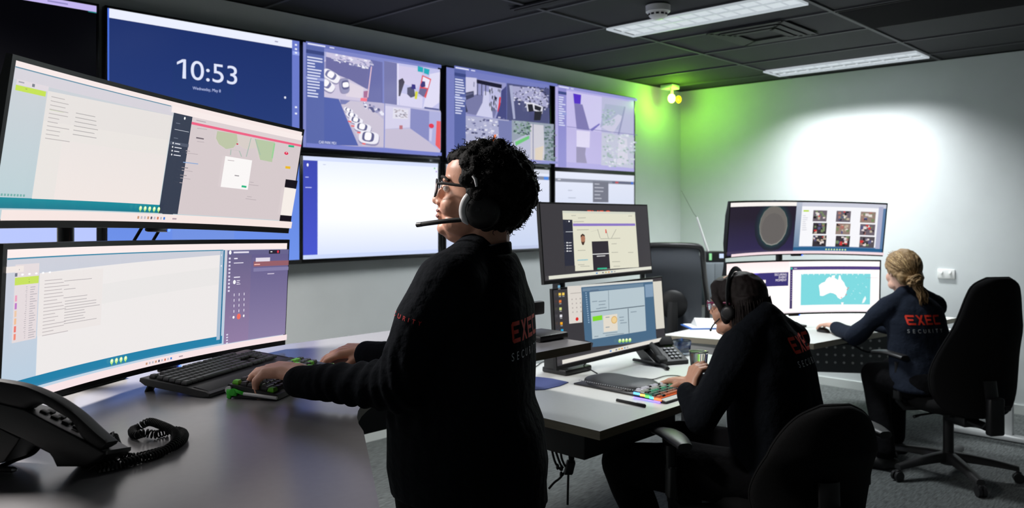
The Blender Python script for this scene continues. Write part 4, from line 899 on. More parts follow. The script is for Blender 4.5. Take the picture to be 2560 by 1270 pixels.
# coiled cord, a thing of its own look but fixed to the phone
cpx = [(283, 1117), (292, 1128), (312, 1140), (340, 1143), (380, 1134), (420, 1122), (448, 1108), (460, 1094), (458, 1082), (440, 1076), (415, 1079), (390, 1086), (362, 1090), (338, 1088), (331, 1077), (345, 1069), (372, 1069), (398, 1078), (425, 1090), (440, 1100), (436, 1114), (408, 1128), (370, 1142), (325, 1154), (285, 1163), (240, 1170)]
lift = {0: .022, 1: .012, 12: .006, 16: .012, 17: .014, 18: .014, 19: .012, 20: .006}
path = spline([on_z(x, y, DZ1+.0095)+UP*lift.get(i, 0) for i, (x, y) in enumerate(cpx)], 10)
L = [0]
for a, c in zip(path, path[1:]): L.append(L[-1]+(c-a).length)
pitch, rr = .0070, .0074; turns = L[-1]/pitch; N = int(turns*9); hel = []; ref = UP; k = 0
for i in range(N+1):
    d = L[-1]*i/N
    while k < len(path)-2 and L[k+1] < d: k += 1
    f = (d-L[k])/max(1e-9, L[k+1]-L[k]); p = path[k].lerp(path[k+1], f); tg = (path[k+1]-path[k]).normalized()
    a = (ref-tg*ref.dot(tg)).normalized(); c = tg.cross(a); q = 2*PI*turns*i/N
    hel.append(p+(a*math.cos(q)+c*math.sin(q))*rr)
b = MB(); b.tube(hel, .0019, 6); b.tube([at(258, 1110, 1.46), at(272, 1117, 1.46), hel[0]], .002, 6); b.tube([hel[-1], on_z(222, 1176, DZ1+.004), on_z(205, 1172, DZ1+.006)], .002, 6)
b.build('coiled_cord', M['rubber'], t, smooth=60, origin=o)
# pen at the lower left
p0, p1 = on_z(-40, 1172, DZ1+.006), on_z(33, 1174, DZ1+.006)
t = thing('pen', 'dark pen lying on the grey desk below the big telephone, bottom left', 'pen', p0)
MB().cyl(p0, p1, .0055, n=14).build('barrel', M['matte'], t, origin=p0)
MB().tube([p1, p1+(p1-p0).normalized()*.004, p1+(p1-p0).normalized()*.008], [.0055, .004, .0015], 12).build('tip', M['alu'], t, origin=p0)

TKL = [[1, -1, 1, 1, 1, 1, -.5, 1, 1, 1, 1, -.5, 1, 1, 1, 1, -.25, 1, 1, 1], [1]*13+[2, -.25, 1, 1, 1], [1.5]+[1]*12+[1.5, -.25, 1, 1, 1], [1.75]+[1]*11+[2.25], [2.25]+[1]*10+[2.75, -1.25, 1], [1.25, 1.25, 1.25, 6.25, 1.25, 1.25, 1.25, 1.25, -.25, 1, 1, 1]]
def keys(parent, x0, y0, z0, U, zr, colors, mats, numpad=False, h=.009, rows=None):
    """six rows of separate caps; x along the board, y from the rear row forward"""
    cache = {}
    n = 0
    for j, row in enumerate(rows or TKL):
        x = 0; y = y0-(j+(.25 if j else 0))*U; z = z0-zr*j
        rw = list(row)
        if numpad and j: rw += {1: [-.25, 1, 1, 1], 2: [-.25, 1, 1, 1], 3: [-(18.5-15+.0), 1, 1], 4: [-.25-1, 1, 1], 5: [-.25, 2, 1]}[j]
        for i, w_ in enumerate(rw):
            if w_ < 0: x += -w_; continue
            key = round(w_, 2)
            if key not in cache:
                b = MB(); a_, d_ = (w_*U-.0022)/2, (U-.0022)/2; q = .0022
                b.loft([[(-a_, -d_, 0), (a_, -d_, 0), (a_, d_, 0), (-a_, d_, 0)], [(-a_, -d_, h*.45), (a_, -d_, h*.45), (a_, d_, h*.45), (-a_, d_, h*.45)], [(-a_+q*.7, -d_+q*.6, h*.9), (a_-q*.7, -d_+q*.6, h*.9), (a_-q*.7, d_-q, h*.95), (-a_+q*.7, d_-q, h*.95)], [(-a_+q, -d_+q, h), (a_-q, -d_+q, h), (a_-q, d_-q*1.3, h), (-a_+q, d_-q*1.3, h)]])
                cache[key] = b.mesh('key')
            c = colors(j, i)
            mk = (key, c)
            if mk not in cache:
                me = cache[key].copy(); me.materials.append(mats[c]); cache[mk] = me
            k = bpy.data.objects.new('key', cache[mk]); COL.objects.link(k); k.parent = parent; k.location = (x0+(x+w_/2)*U, y, z); n += 1
            x += w_
    return n
def local_frame(o, ex):
    return math.atan2(ex.y, ex.x)
ex = (FW*.956+RT*.293).normalized(); rz = math.atan2(ex.y, ex.x); ex2 = (FW*.972+RT*.235).normalized(); rz2 = math.atan2(ex2.y, ex2.x)
# keyboard one
o = on_z(524, 997, DZ1)
t = thing('keyboard', 'large black keyboard with a wide palm rest below the lower curved monitor', 'keyboard', o, rz)
Lk = .452
side = [(0, .004), (.0, .012), (.012, .018), (.055, .024), (.066, .022), (.205, .040), (.216, .039), (.218, .030), (.20, .020), (.03, .002)]
b = MB(); b.loft([[(x, y, z) for y, z in side] for x in (0, Lk)]); bmesh.ops.bevel(b.bm, geom=[e for e in b.bm.edges if abs((e.verts[0].co-e.verts[1].co).x) < 1e-6], offset=.002, segments=1, affect='EDGES')
b.build('body', M['black'], t)
b = MB(); b.loft([[(x, y, z) for y, z in ((.004, .013), (.012, .019), (.05, .0255), (.06, .0235), (.03, .010))] for x in (.006, Lk-.006)]); b.build('palm_rest', M['matte'], t)
keys(t, .012, .188, .0385, .0189, .0023, lambda j, i: 0, [M['keycap']], numpad=True)
for sx in (.03, Lk-.03):
    b = MB(); b.fbox((sx, .205, .012), (1, 0, 0), (0, .5, -.86), (0, .86, .5), (.03, .030, .006), bev=.002); b.build('tilt_foot', M['black'], t)
# keyboard two
o = on_z(694, 1003, DZ1)
t = thing('gaming_keyboard', 'compact keyboard with black and lime green keys under the left hand of the standing person', 'keyboard', o, rz2)
Lk2 = .372
b = MB(); b.loft([[(x, y, z) for y, z in ((0, .003), (0, .016), (.136, .036), (.140, .034), (.140, .008), (.13, .002))] for x in (0, Lk2)]); b.build('body', M['black'], t)
gset = {(0, 0), (1, 13), (0, 18), (0, 17), (2, 16), (3, 12), (5, 10), (5, 11), (0, 14), (5, 0)}
keys(t, .007, .124, .0335, .0189, .0029, lambda j, i: 1 if (j, i) in gset else (2 if (i*7+j*3) % 5 == 0 else 0), [M['keycap'], M['green'], M['grey']], h=.0105)
b = MB(); b.box((-.004, .125, .016), (.009, .03, .018), bev=.004); b.box((-.004, .105, .018), (.008, .03, .008), (.25, 0, 0), bev=.003); b.box((-.004, .132, .008), (.009, .012, .016), (.2, 0, 0), bev=.003); b.cyl((-.009, .122, .018), (.0, .122, .018), .008)
b.build('side_clip', mat('bright_green_plastic', rgb(50, 200, 40), .35), t)
MB().cyl((-.006, .135, .022), (.006, .135, .022), .009).build('roller', M['silver'], t)
MB().tube([(-.004, .092, .0145), (-.004, .05, .012), (-.004, 0.0, .0085)], .0042, 10).build('metal_trim', M['silver'], t)
# mouse under the right hand
o = on_z(848, 912, DZ1); o = V((o.x, o.y, DZ1))
t = thing('computer_mouse', 'pale pinkish mouse under the right hand of the standing person', 'mouse', o, math.radians(132))
b = MB(); rings = []
for i in range(13):
    q = i/12; x = -.055+.11*q; wv = .031*math.sin(PI*min(1, max(0, .12+q*.80)))**.6; hh = .036*math.sin(PI*(.10+.72*q))**.8
    rings.append([(x, wv*math.cos(a), max(.001, .002+hh*math.sin(a))) for a in [PI*k/10 for k in range(11)]])
b.loft(rings); b.build('shell', mat('mouse_pale', rgb(190, 172, 182), .45), t)
MB().cyl((.022, -.003, .030), (.022, .003, .030), .010).build('scroll_wheel', M['rubber'], t)

# middle desk ---------------------------------------------------------------
o = V((2.735, 1.775, DZ2))
t = thing('backlit_keyboard', 'rainbow backlit keyboard on the white middle desk in front of the seated headset wearer', 'keyboard', o)
b = MB(); b.loft([[(x, y, z) for y, z in ((0, .002), (0, .008), (.03, .013), (.15, .030), (.156, .028), (.156, .01), (.15, .002))] for x in (0, .37)]); b.build('body', M['black'], t)
b = MB(); b.box((.185, .014, .011), (.36, .026, .004), (.16, 0, 0)); b.build('palm_edge', M['silver'], t)
rowc = [(.9, .9, 1), (.85, .9, .8), (.1, .9, .45), (.15, .8, .5), (.9, .3, .15), (1, .18, .05)]
for j in range(6):
    y = .143-(j+(.25 if j else 0))*.0189; z = .0298-.0027*j
    b = MB(); b.box((.185, y, z), (.355, .0175, .001)); b.build('backlight_row', mat('key_glow_%d' % j, (.1, .1, .1, 1), .5, emit=(*rowc[j], 1), es=.9 if j < 5 else 1.6), t)
km = [mat('lit_keycap_%d' % j, rgb(30, 30, 32), .5, emit=(*rowc[j], 1), es=(.42, .30, .22, .10, .16, .30)[j]) for j in range(6)]+[M['keycap']]
keys(t, .007, .143, .0305, .0189, .0027, lambda j, i: j if (i*5+j*3) % 7 < 5 else 6, km)
b = MB()
for k, (y, c) in enumerate(((.135, 0), (.11, 1), (.085, 2), (.06, 3), (.035, 4))): pass
for k, (y0, y1, c) in enumerate(((.125, .155, (.1, .45, 1)), (.10, .122, (1, .45, .08)), (.078, .098, (.1, 1, .1)), (.058, .076, (.1, .9, .9)), (.02, .055, (1, .16, .04)))):
    b = MB(); b.box((-.002, (y0+y1)/2, .010+.012*(y0+y1)/.3), (.004, y1-y0, .009)); b.build('side_light', mat('side_glow_%d' % k, (.1, .1, .1, 1), .5, emit=(*c, 1), es=2.0), t)
MB().box((-.003, .09, .004), (.004, .13, .004)).build('underglow_strip', mat('violet_glow', (.1, .1, .1, 1), .5, emit=(.22, .16, 1, 1), es=3), t)
# padded wrist cushion behind it
o = V((2.89, 2.10, DZ2))
t = thing('wrist_cushion', 'black leather wrist cushion on the white desk between the keyboard and the monitor foot', 'cushion', o)
b = MB(); rings = []
for i in range(17):
    q = i/16; y = -.175+.35*q; e = min(1, math.sin(PI*min(max(q, .03), .97))**.35); hh = (.040+.010*math.cos(2*PI*q*1.0))*e
    rings.append([(.125*e*math.copysign(abs(math.cos(a))**.7, math.cos(a)), y, .002+hh*abs(math.sin(a))**.7) for a in [PI*k/14 for k in range(15)]])
b.loft(rings); b.build('pad', mat('leather_black', rgb(40, 41, 45), .38, bump=.25, bscale=250), t, smooth=60)
MB().box((0, 0, .004), (.26, .35, .008), bev=.003).build('base', M['black'], t)
b = MB()
for k in range(26): b.box((-.118, -.15+k*.012, .022), (.003, .006, .003))
st_ = b.build('stitching', M['alu'], t); st_['kind'] = 'stuff'
a, c = on_z(1542, 1000, DZ2+.006), on_z(1613, 1015, DZ2+.006)
t = thing('pen', 'black pen lying near the front edge of the white middle desk', 'pen', a)
MB().cyl(a, c, .0062, n=14).build('barrel', M['matte'], t, origin=a)
d = (c-a).normalized(); MB().cyl(a+d*.10+UP*.006, a+d*.14+UP*.006, .0022, n=8).build('clip', M['alu'], t, origin=a)
pl = [on_z(x, y, DZ2) for x, y in ((1285, 944), (1345, 944), (1380, 948), (1421, 957), (1400, 966), (1362, 975), (1340, 976), (1285, 972))]
o = pl[3]; b = MB(); b.prism([(p.x-o.x, p.y-o.y) for p in pl], .0005, .004); mp_ = b.build('mouse_pad', M['bluepad']); mp_.location = o; tag(mp_, 'blue mouse pad on the white desk just right of the standing person', 'mouse pad')
for nm, pts, lb in (('cable', [(1322, 925), (1340, 916), (1357, 905), (1374, 908), (1386, 916)], 'thin cable on the white desk left of the monitor foot'),
                    ('cable', [(1505, 934), (1535, 939), (1572, 943), (1612, 946), (1633, 948), (1662, 940), (1690, 939), (1712, 944), (1722, 950)], 'long thin cable lying behind the rainbow keyboard on the white desk'),
                    ('cable', [(1572, 943), (1568, 947), (1600, 948), (1632, 950), (1640, 962)], 'short keyboard cable ending at the rainbow keyboard')):
    P = spline([on_z(x, y, DZ2+.004) for x, y in pts]); o_ = P[0]; cb_ = MB().tube(P, .0022, 8).build(nm, M['rubber'], origin=o_); tag(cb_, lb, 'cable')
q = MLM.P3(-.18, -.5, -.04)
P = spline([q, q+V((.0, .03, -.03)), V((q.x+.02, q.y+.0, DZ2+.02)), V((q.x+.04, q.y-.02, DZ2+.004))]); cb_ = MB().tube(P, .003, 8).build('cable', M['rubber'], origin=P[0]); tag(cb_, 'cable hanging from the lower flat monitor down to the white desk', 'cable')
# second telephone
o = on_z(1655, 905, DZ2); rzp = math.radians(-70)
t = thing('desk_telephone', 'black desk telephone with keypad on the white desk right of the flat monitors', 'telephone', o, math.radians(-25))
b = MB(); b.loft([[(x, y, z) for y, z in ((-.09, .002), (-.09, .02), (.09, .095), (.10, .09), (.10, .05), (.02, .002))] for x in (-.10, .10)]); b.build('body', M['black'], t)
tl = math.atan2(.075, .18)
b = MB(); b.box((.05, .05, .098), (.085, .05, .012), (tl+.5, 0, 0), bev=.003); b.build('display_hood', M['matte'], t)
b = MB()
for i in range(3):
    for j in range(4): b.box((.02+i*.024, -.065+j*.024, .036+j*.010), (.017, .014, .006), (tl, 0, 0), bev=.002)
kp = b.build('keypad', mat('phone_key_grey', rgb(150, 152, 156), .5), t); kp['kind'] = 'stuff'
b = MB(); hp = [V((-.062, -.10, .034)), V((-.062, -.05, .066)), V((-.062, .02, .098)), V((-.062, .09, .115))]; b.tube(spline(hp), .016, 10, flat=(.7, 1.2)); b.box((-.062, -.095, .034), (.05, .05, .03), (tl, 0, 0), bev=.01); b.box((-.062, .085, .108), (.05, .05, .03), (tl, 0, 0), bev=.01); b.build('handset', M['matte'], t)
cp = [on_z(1585, 899, DZ2+.012), on_z(1612, 904, DZ2+.016), on_z(1640, 909, DZ2+.014), on_z(1660, 914, DZ2+.012), on_z(1669, 921, DZ2+.01)]
tb = MB().tube(spline(cp), .011, 10, flat=(.7, 1)).build('cord', M['matte'], t, origin=None); tb.data.transform(Matrix.Rotation(math.radians(25), 4, 'Z') @ Matrix.Translation(-o))
# things under the white angled desk's left end and on it
o = at(1722, 880, 4.55)
t = thing('storage_tub', 'clear tub with blue things inside standing at the back of the white middle desk', 'tub', V((3.76, 2.34, DZ2)))
b = MB(); b.tube([(0, 0, .004), (0, 0, .075), (0, 0, .077), (0, 0, .006)], [.045, .052, .049, .042], 24); b.build('tub_wall', mat('frosted_plastic', rgb(235, 242, 248), .12, trans=1), t)
b = MB(); r = random.Random(2)
for k in range(9): b.box((r.uniform(-.016, .016), r.uniform(-.016, .016), .018+k*.006), (.04, .014, .012), (r.uniform(0, 3), r.uniform(0, 1), r.uniform(0, 3)), bev=.003)
bb = b.build('blue_contents', M['bluebin'], t); bb['kind'] = 'stuff'
o = on_z(1768, 818, DZ3)
t = thing('paper_stack', 'folded white paper with a blue folder on the left end of the white angled desk', 'paper', o, math.radians(-40))
b = MB(); b.loft([[(-.09, y, z) for y, z in ((-.07, .012), (.0, .065), (.07, .012))], [(.10, y, z) for y, z in ((-.07, .012), (.01, .055), (.07, .012))]]); b.build('folded_sheet', M['paper'], t)
MB().box((0, 0, .004), (.30, .21, .007), bev=.001).build('blue_folder', mat('folder_blue', rgb(60, 110, 190), .5), t)
MB().box((.01, .0, .0095), (.29, .2, .003)).build('sheet', M['paper'], t)
# equipment on the far corner desk
rzc = YAW-PI/2
def boxat(x0, x1, ytop, D, dep, base):
    a, c = at(x0, ytop, D), at(x1, ytop, D); wdt = (c-a).length; top = a.z; mid = (a+c)/2+FW*dep/2; return V((mid.x, mid.y, base)), wdt, top-base
p, wd, hh = boxat(1722, 1763, 660, 6.45, .3, .75)
t = thing('computer_tower', 'black computer tower on the far corner desk left of the grey cabinet', 'computer', p, rzc)
MB().box((0, 0, hh/2), (wd, .3, hh), bev=.006).build('case', M['navyplastic'], t); MB().box((0, -.151, hh*.7), (wd*.6, .004, .03), bev=.001).build('drive_bay', M['matte'], t)
p, wd, hh = boxat(1764, 1835, 657, 6.45, .32, .75)
t = thing('small_cabinet', 'mid grey two-door box on the far corner desk under the radio', 'cabinet', p, rzc)
MB().box((0, .006, hh/2), (wd, .31, hh), bev=.003).build('body', M['boxgrey'], t)
for k, (a, c) in enumerate(((-wd/2+.004, -wd/2+wd*.32), (-wd/2+wd*.33, wd/2-.004))):
    d = MB().box(((a+c)/2, -.154, hh/2), (c-a, .012, hh-.012), bev=.002).build('door', M['boxgrey'], t)
    MB().cyl((c-.012, -.16, hh*.55), (c-.012, -.172, hh*.55), .005, n=10).build('knob', M['alu'], d)
zc = .75+hh
p, wd, h2 = boxat(1766, 1814, 629, 6.5, .12, zc)
t = thing('two_way_radio', 'black base radio with a lit green display and tall aerial, on the grey cabinet', 'radio', p, rzc)
MB().box((0, 0, h2/2), (wd, .12, h2), bev=.005).build('case', M['black'], t)
MB().box((-wd*.29, -.061, h2*.52), (.022, .003, h2*.62)).build('green_display', mat('radio_green', (.1, .1, .1, 1), .4, emit=(.25, .75, .3, 1), es=.9), t)
MB().box((wd*.30, -.061, h2*.60), (.04, .003, h2*.40)).build('blue_display', mat('radio_blue', (.1, .1, .1, 1), .4, emit=(.6, .72, 1, 1), es=1), t)
e = at(1742, 543, 6.5)-p; e = Matrix.Rotation(-rzc, 3, 'Z') @ e
MB().tube([V((-wd*.33, 0, h2)), V((-wd*.33, 0, h2))*.5+e*.5, e], [.010, .009, .007], 10).build('aerial', M['whitep'], t)
MB().tube([e, e+V((-.012, .06, .03)), e+V((-.10, .12, .22))], [.0018, .0014, .001], 6).build('whip', M['matte'], t)

# cables and power block hanging under the middle desk
o = on_z(1430, 1000, DZ2)
def hang(x, y, D): return at(x, y, D)
t = thing('power_block', 'black power block with dangling cables under the left end of the white middle desk', 'power supply', at(1424, 1160, 3.1))
o = V(t.location)
MB().fbox(at(1424, 1168, 3.1), RT, FW, (RT*.25+UP).normalized(), (.034, .045, .052), bev=.006).build('block', M['black'], t, origin=o)
for k, pts in enumerate((((1380, 1125), (1386, 1150), (1394, 1166), (1404, 1176)), ((1390, 1130), (1400, 1158), (1408, 1170)), ((1402, 1110), (1403, 1140), (1410, 1160), (1414, 1166)), ((1420, 1085), (1424, 1120), (1428, 1152)), ((1430, 1085), (1431, 1120), (1430, 1150)), ((1421, 1180), (1420, 1215), (1419, 1262)), ((1412, 1180), (1400, 1195), (1385, 1207), (1372, 1222)))):
    MB().tube(spline([at(x, y, 3.1) for x, y in pts], 5), .0045 if k not in (3, 4) else .009, 8).build('cable', M['rubber'], t, origin=o)
for (x, y) in ((1394, 1167), (1404, 1170), (1403, 1186)): MB().sph(at(x, y, 3.1), (.007, .007, .012), u=12).build('connector', M['black'], t, origin=o)

# ------------------------------------------------------------------ chairs (local: faces +x)
def chair_back(b, prof, xoff, thick, curve=.05, n=28):
    rings = []
    for z, w_ in prof:
        xo = xoff(z); ring = []
        for k in range(n):
            a = 2*PI*k/n; ca, sa = math.cos(a), math.sin(a)
            y = w_/2*math.copysign(abs(ca)**.75, ca); th = thick*(min(1, (w_/.2))**.5)
            x = th/2*math.copysign(abs(sa)**.6, sa)*(1-.35*abs(ca)**3)
            ring.append((xo+x+curve*(y/.25)**2, y, z))
        rings.append(ring)
    b.loft(rings)
def smooth_profile(kz, n=26):
    out = []
    for i in range(n+1):
        q = i/n*(len(kz)-1); k = min(int(q), len(kz)-2); f = q-k; f = f*f*(3-2*f) if False else f
        a, b_, c, d = kz[max(k-1, 0)], kz[k], kz[k+1], kz[min(k+2, len(kz)-1)]
        out.append(tuple(.5*((2*b_[m])+(c[m]-a[m])*f+(2*a[m]-5*b_[m]+4*c[m]-d[m])*f*f+(3*b_[m]-a[m]-3*c[m]+d[m])*f**3) for m in (0, 1)))
    return [(z, max(.02, w_)) for z, w_ in out]
def star_base(t, rot=0.0, R=.345):
    hub = MB(); hub.tube([(0, 0, .07), (0, 0, .14)], [.045, .035], 20); hub.build('hub', M['chairp'], t)
    MB().cyl((0, 0, .10), (0, 0, .36), .028).build('gas_lift', M['black'], t)
    for k in range(5):
        a = rot+2*PI*k/5; d = V((math.cos(a), math.sin(a), 0)); n = V((-d.y, d.x, 0))
        rings = []
        for q in range(6):
            f = q/5; c = d*(.03+f*(R-.03))+V((0, 0, .115-.035*f**1.6)); w_ = .037-.014*f; h_ = .029-.013*f
            rings.append([c+n*w_*x+UP*h_*z for x, z in ((-1, -.8), (-.9, .3), (-.5, .8), (.5, .8), (.9, .3), (1, -.8))])
        leg = MB().loft(rings).build('leg', M['chairp'], t, smooth=50)
        c = d*R
        cb2 = MB(); cb2.cyl(c+n*.022+V((0, 0, .029)), c+n*.006+V((0, 0, .029)), .028, n=20); cb2.cyl(c-n*.022+V((0, 0, .029)), c-n*.006+V((0, 0, .029)), .028, n=20)
        cb2.box(c+V((0, 0, .05)), (.03, .03, .03), (0, 0, a), bev=.01); cb2.build('caster', M['black'], leg)
def office_chair(loc, rz, label, kz, seatz=.47, star=0., armd=.30, arms=(.68, .05), back_x=-.26, lean=.10, thick=.085, cat='office chair', seatr=(.25, .25)):
    t = thing('office_chair', label, 'chair', loc, rz)
    star_base(t, star)
    b = MB(); b.box((0, 0, .38), (.20, .16, .05), bev=.012); b.box((-.10, 0, .35), (.16, .10, .06), bev=.012); b.box((.02, 0, .405), (.34, .22, .02), bev=.006); b.build('mechanism', M['black'], t)
    for sy in (-1, 1):
        MB().tube([(-.02, sy*.08, .37), (-.02, sy*.20, .36), (-.03, sy*.245, .355)], [.006, .006, .010], 8).build('lever', M['black'], t)
    b = MB(); rings = []
    for z, f in ((seatz-.075, .86), (seatz-.06, .96), (seatz-.03, 1.0), (seatz-.005, .97), (seatz+.008, .86), (seatz+.010, .4)):
        rings.append([(seatr[0]*f*math.copysign(abs(math.cos(a))**.55, math.cos(a))+.02, seatr[1]*f*math.copysign(abs(math.sin(a))**.55, math.sin(a)), z-.03*max(0, math.cos(a))**3*f) for a in [2*PI*k/32 for k in range(32)]])
    b.loft(rings); b.build('seat', M['seat'], t, smooth=60)
    prof = smooth_profile(kz); z0, z1 = kz[0][0], kz[-1][0]
    xo = lambda z: back_x-lean*((z-z0)/(z1-z0))+.04*math.sin(PI*min(1, (z-z0)/(z1-z0)*1.6))
    b = MB(); chair_back(b, prof, xo, thick); bk = b.build('backrest', M['seat'], t, smooth=70)
    # welt seam round the edge
    pts = [(xo(z)+.05*(w_/.5)**2*1.0, w_/2*.985, z) for z, w_ in prof]; pts += [(x, -y, z) for x, y, z in pts[::-1]]
    MB().tube(pts, .006, 6).build('piping', M['seat'], bk)
    b = MB(); b.tube([(-.12, 0, .36), (back_x-.03, 0, .35), (back_x-.075, 0, .40), (xo(z0+.2)-.055, 0, z0+.2)], [.03]*4, 10, flat=(.6, 1.3)); b.box((back_x-.078, 0, .42), (.045, .09, .20), bev=.012); b.build('back_support', M['black'], t, smooth=50)
    MB().cyl((back_x-.08, -.05, .46), (back_x-.08, -.085, .46), .014).build('adjust_knob', M['black'], t)
    if arms:
        az, ax = arms
        for sy in (-1, 1):
            b = MB(); b.tube([(.0, sy*.16, .40), (.02, sy*(armd-.03), .40), (.03, sy*(armd-.005), .43), (.03, sy*armd, az-.03)], [.02]*4, 10, flat=(1, .7)); b.box((.03, sy*armd, .50), (.055, .03, .12), bev=.008); ar = b.build('arm_post', M['black'], t, smooth=50)
            b = MB(); rings = []
            for i in range(11):
                q = i/10; x = ax-.13+.27*q; wv = .046*math.sin(PI*(.10+.80*q))**.45; zz = az+.012*math.sin(PI*q)-.012*q*q
                rings.append([(x, sy*armd+wv*math.copysign(abs(math.cos(a))**.7, math.cos(a)), zz+.014*math.sin(a)) for a in [2*PI*k/14 for k in range(14)]])
            b.loft(rings); b.build('armrest', M['chairp'], t, smooth=60)
    return t
C3 = office_chair((5.0, 1.36, 0), math.radians(55), 'black high-backed office chair under the blonde woman', [(.40, .22), (.43, .40), (.52, .53), (.64, .555), (.80, .48), (.95, .39), (1.06, .33), (1.12, .27), (1.155, .14)], star=math.radians(22), arms=(.685, .10))
C2 = office_chair((2.855, 1.375, 0), math.radians(55), 'black office chair with a low rounded back in the foreground, lower right', [(.40, .30), (.44, .40), (.53, .455), (.62, .44), (.71, .40), (.78, .33), (.83, .24), (.862, .11)], star=math.radians(40), arms=(.665, .03), back_x=-.29, armd=.40)
# mesh-backed chair by the far desk
q = at(1690, 700, 5.9)
t = thing('office_chair', 'dark mesh-backed office chair with round lumbar disc by the far corner desk', 'chair', (q.x+.12, q.y+.08, 0), math.radians(28))
star_base(t, .4)
b = MB(); b.box((0, 0, .38), (.2, .16, .05), bev=.012); b.build('mechanism', M['black'], t)
b = MB(); b.box((.02, 0, .45), (.48, .48, .07), bev=.03, seg=3); b.build('seat', M['seat'], t)
mx = lambda z: -.19-.14*((z-.55)/.7)+.07*math.sin(PI*min(1, max(0, (z-.55)/.55)))
fr = [(mx(z)+.035*(abs(y)/.23)**2, y, z) for y, z in [(.19, .58), (.235, .70), (.24, .85), (.225, 1.0), (.215, 1.15), (.205, 1.235), (.16, 1.26), (0, 1.265), (-.16, 1.26), (-.205, 1.235), (-.215, 1.15), (-.225, 1.0), (-.24, .85), (-.235, .70), (-.19, .58), (0, .56)]]
fr = spline(fr+[fr[0]], 4); MB().tube(fr, .021, 10, flat=(1, .8)).build('back_frame', M['chairp'], t, smooth=70)
b = MB(); rings = []
for i in range(15):
    z = .58+.67*i/14; hw = .2 if z < 1.2 else .19
    rings.append([(mx(z)+.035*(abs(y)/.23)**2, y, z) for y in [hw*(k/8-1) for k in range(17)]]+[(mx(z)-.006+.035*(abs(y)/.23)**2, y, z) for y in [hw*(1-k/8) for k in range(17)]])
b.loft(rings); b.build('mesh_panel', M['mesh'], t, smooth=60)
MB().tube([(-.235, 0, .83), (-.25, 0, .83), (-.265, 0, .83)], [.10, .105, .08], 28).build('lumbar_disc', M['black'], t)
MB().tube([(-.1, 0, .38), (-.27, 0, .42), (-.30, 0, .62), (-.27, 0, .85)], .028, 10, flat=(.7, 1.4)).build('back_support', M['chairp'], t, smooth=60)
b = MB()
for sy in (-1, 1):
    b = MB(); b.tube([(.0, sy*.2, .40), (.0, sy*.29, .42), (.0, sy*.30, .66)], .02, 10); b.build('arm_post', M['black'], t, smooth=60)
    MB().box((.02, sy*.30, .675), (.26, .08, .03), bev=.013, seg=3).build('armrest', M['chairp'], t, smooth=60)
# ribbed strip on the carpet, lower right
q = on_z(2500, 1190, 0)
# ------------------------------------------------------------------ people
from mathutils import noise as mnoise
def torso_rings(secs, f, l, n=30):
    out = []
    for c, df, db, dw, p in secs:
        ring = []
        for k in range(n):
            a = 2*PI*k/n; ca, sa = math.cos(a), math.sin(a); d = df if ca > 0 else db
            ring.append(V(c)+f*d*math.copysign(abs(ca)**p, ca)+l*dw*math.copysign(abs(sa)**p, sa))
        out.append(ring)
    return out
def hand(b, knuckle, fwd, dors, thumb, curls, tcurl=.5, s=1.0, wrist_r=.027):
    """palm, four jointed fingers of different lengths and a thumb leaving the side of the palm"""
    e1 = V(fwd).normalized(); e3 = V(dors); e3 = (e3-e1*e3.dot(e1)).normalized(); e2 = e3.cross(e1)
    if e2.dot(V(thumb)) < 0: e2 = -e2
    K = V(knuckle); W = K-e1*.088*s
    offs = (.029, .009, -.011, -.029); fw_ = (-.004, 0, -.005, -.014)
    segs = ((.041, .025, .021), (.045, .029, .022), (.041, .027, .021), (.032, .020, .018))
    for k in range(4):
        m = K+e2*offs[k]*s+e1*fw_[k]*s
        b.cap_chain([W+e2*offs[k]*.62*s, W*.5+m*.5+e3*.003*s+e2*offs[k]*.1*s, m], [.0165*s, .0155*s, .0125*s], 12)
        p = m; ang = 0; pts = [p]; cr = curls[k]
        for g, L_ in enumerate(segs[k]):
            ang += cr[g]; d = e1*math.cos(ang)-e3*math.sin(ang)+e2*(.10, .02, -.05, -.12)[k]*(1-.3*g); p = p+d.normalized()*L_*s; pts.append(p)
        b.cap_chain(pts, [.0108*s, .0098*s, .0086*s, .0074*s], 12)
    tb = W+e2*.022*s+e1*.024*s-e3*.006*s
    d1 = (e1*.62+e2*.62-e3*.35).normalized(); d2 = (e1*.85+e2*(.45-.4*tcurl)-e3*.35).normalized(); d3 = (e1*.95+e2*(.25-.7*tcurl)-e3*.3).normalized()
    b.cap_chain([tb-e1*.012*s, tb, tb+d1*.042*s, tb+d1*.042*s+d2*.033*s, tb+d1*.042*s+d2*.033*s+d3*.026*s], [.016*s, .0165*s, .0125*s, .0108*s, .0085*s], 12)
    return W
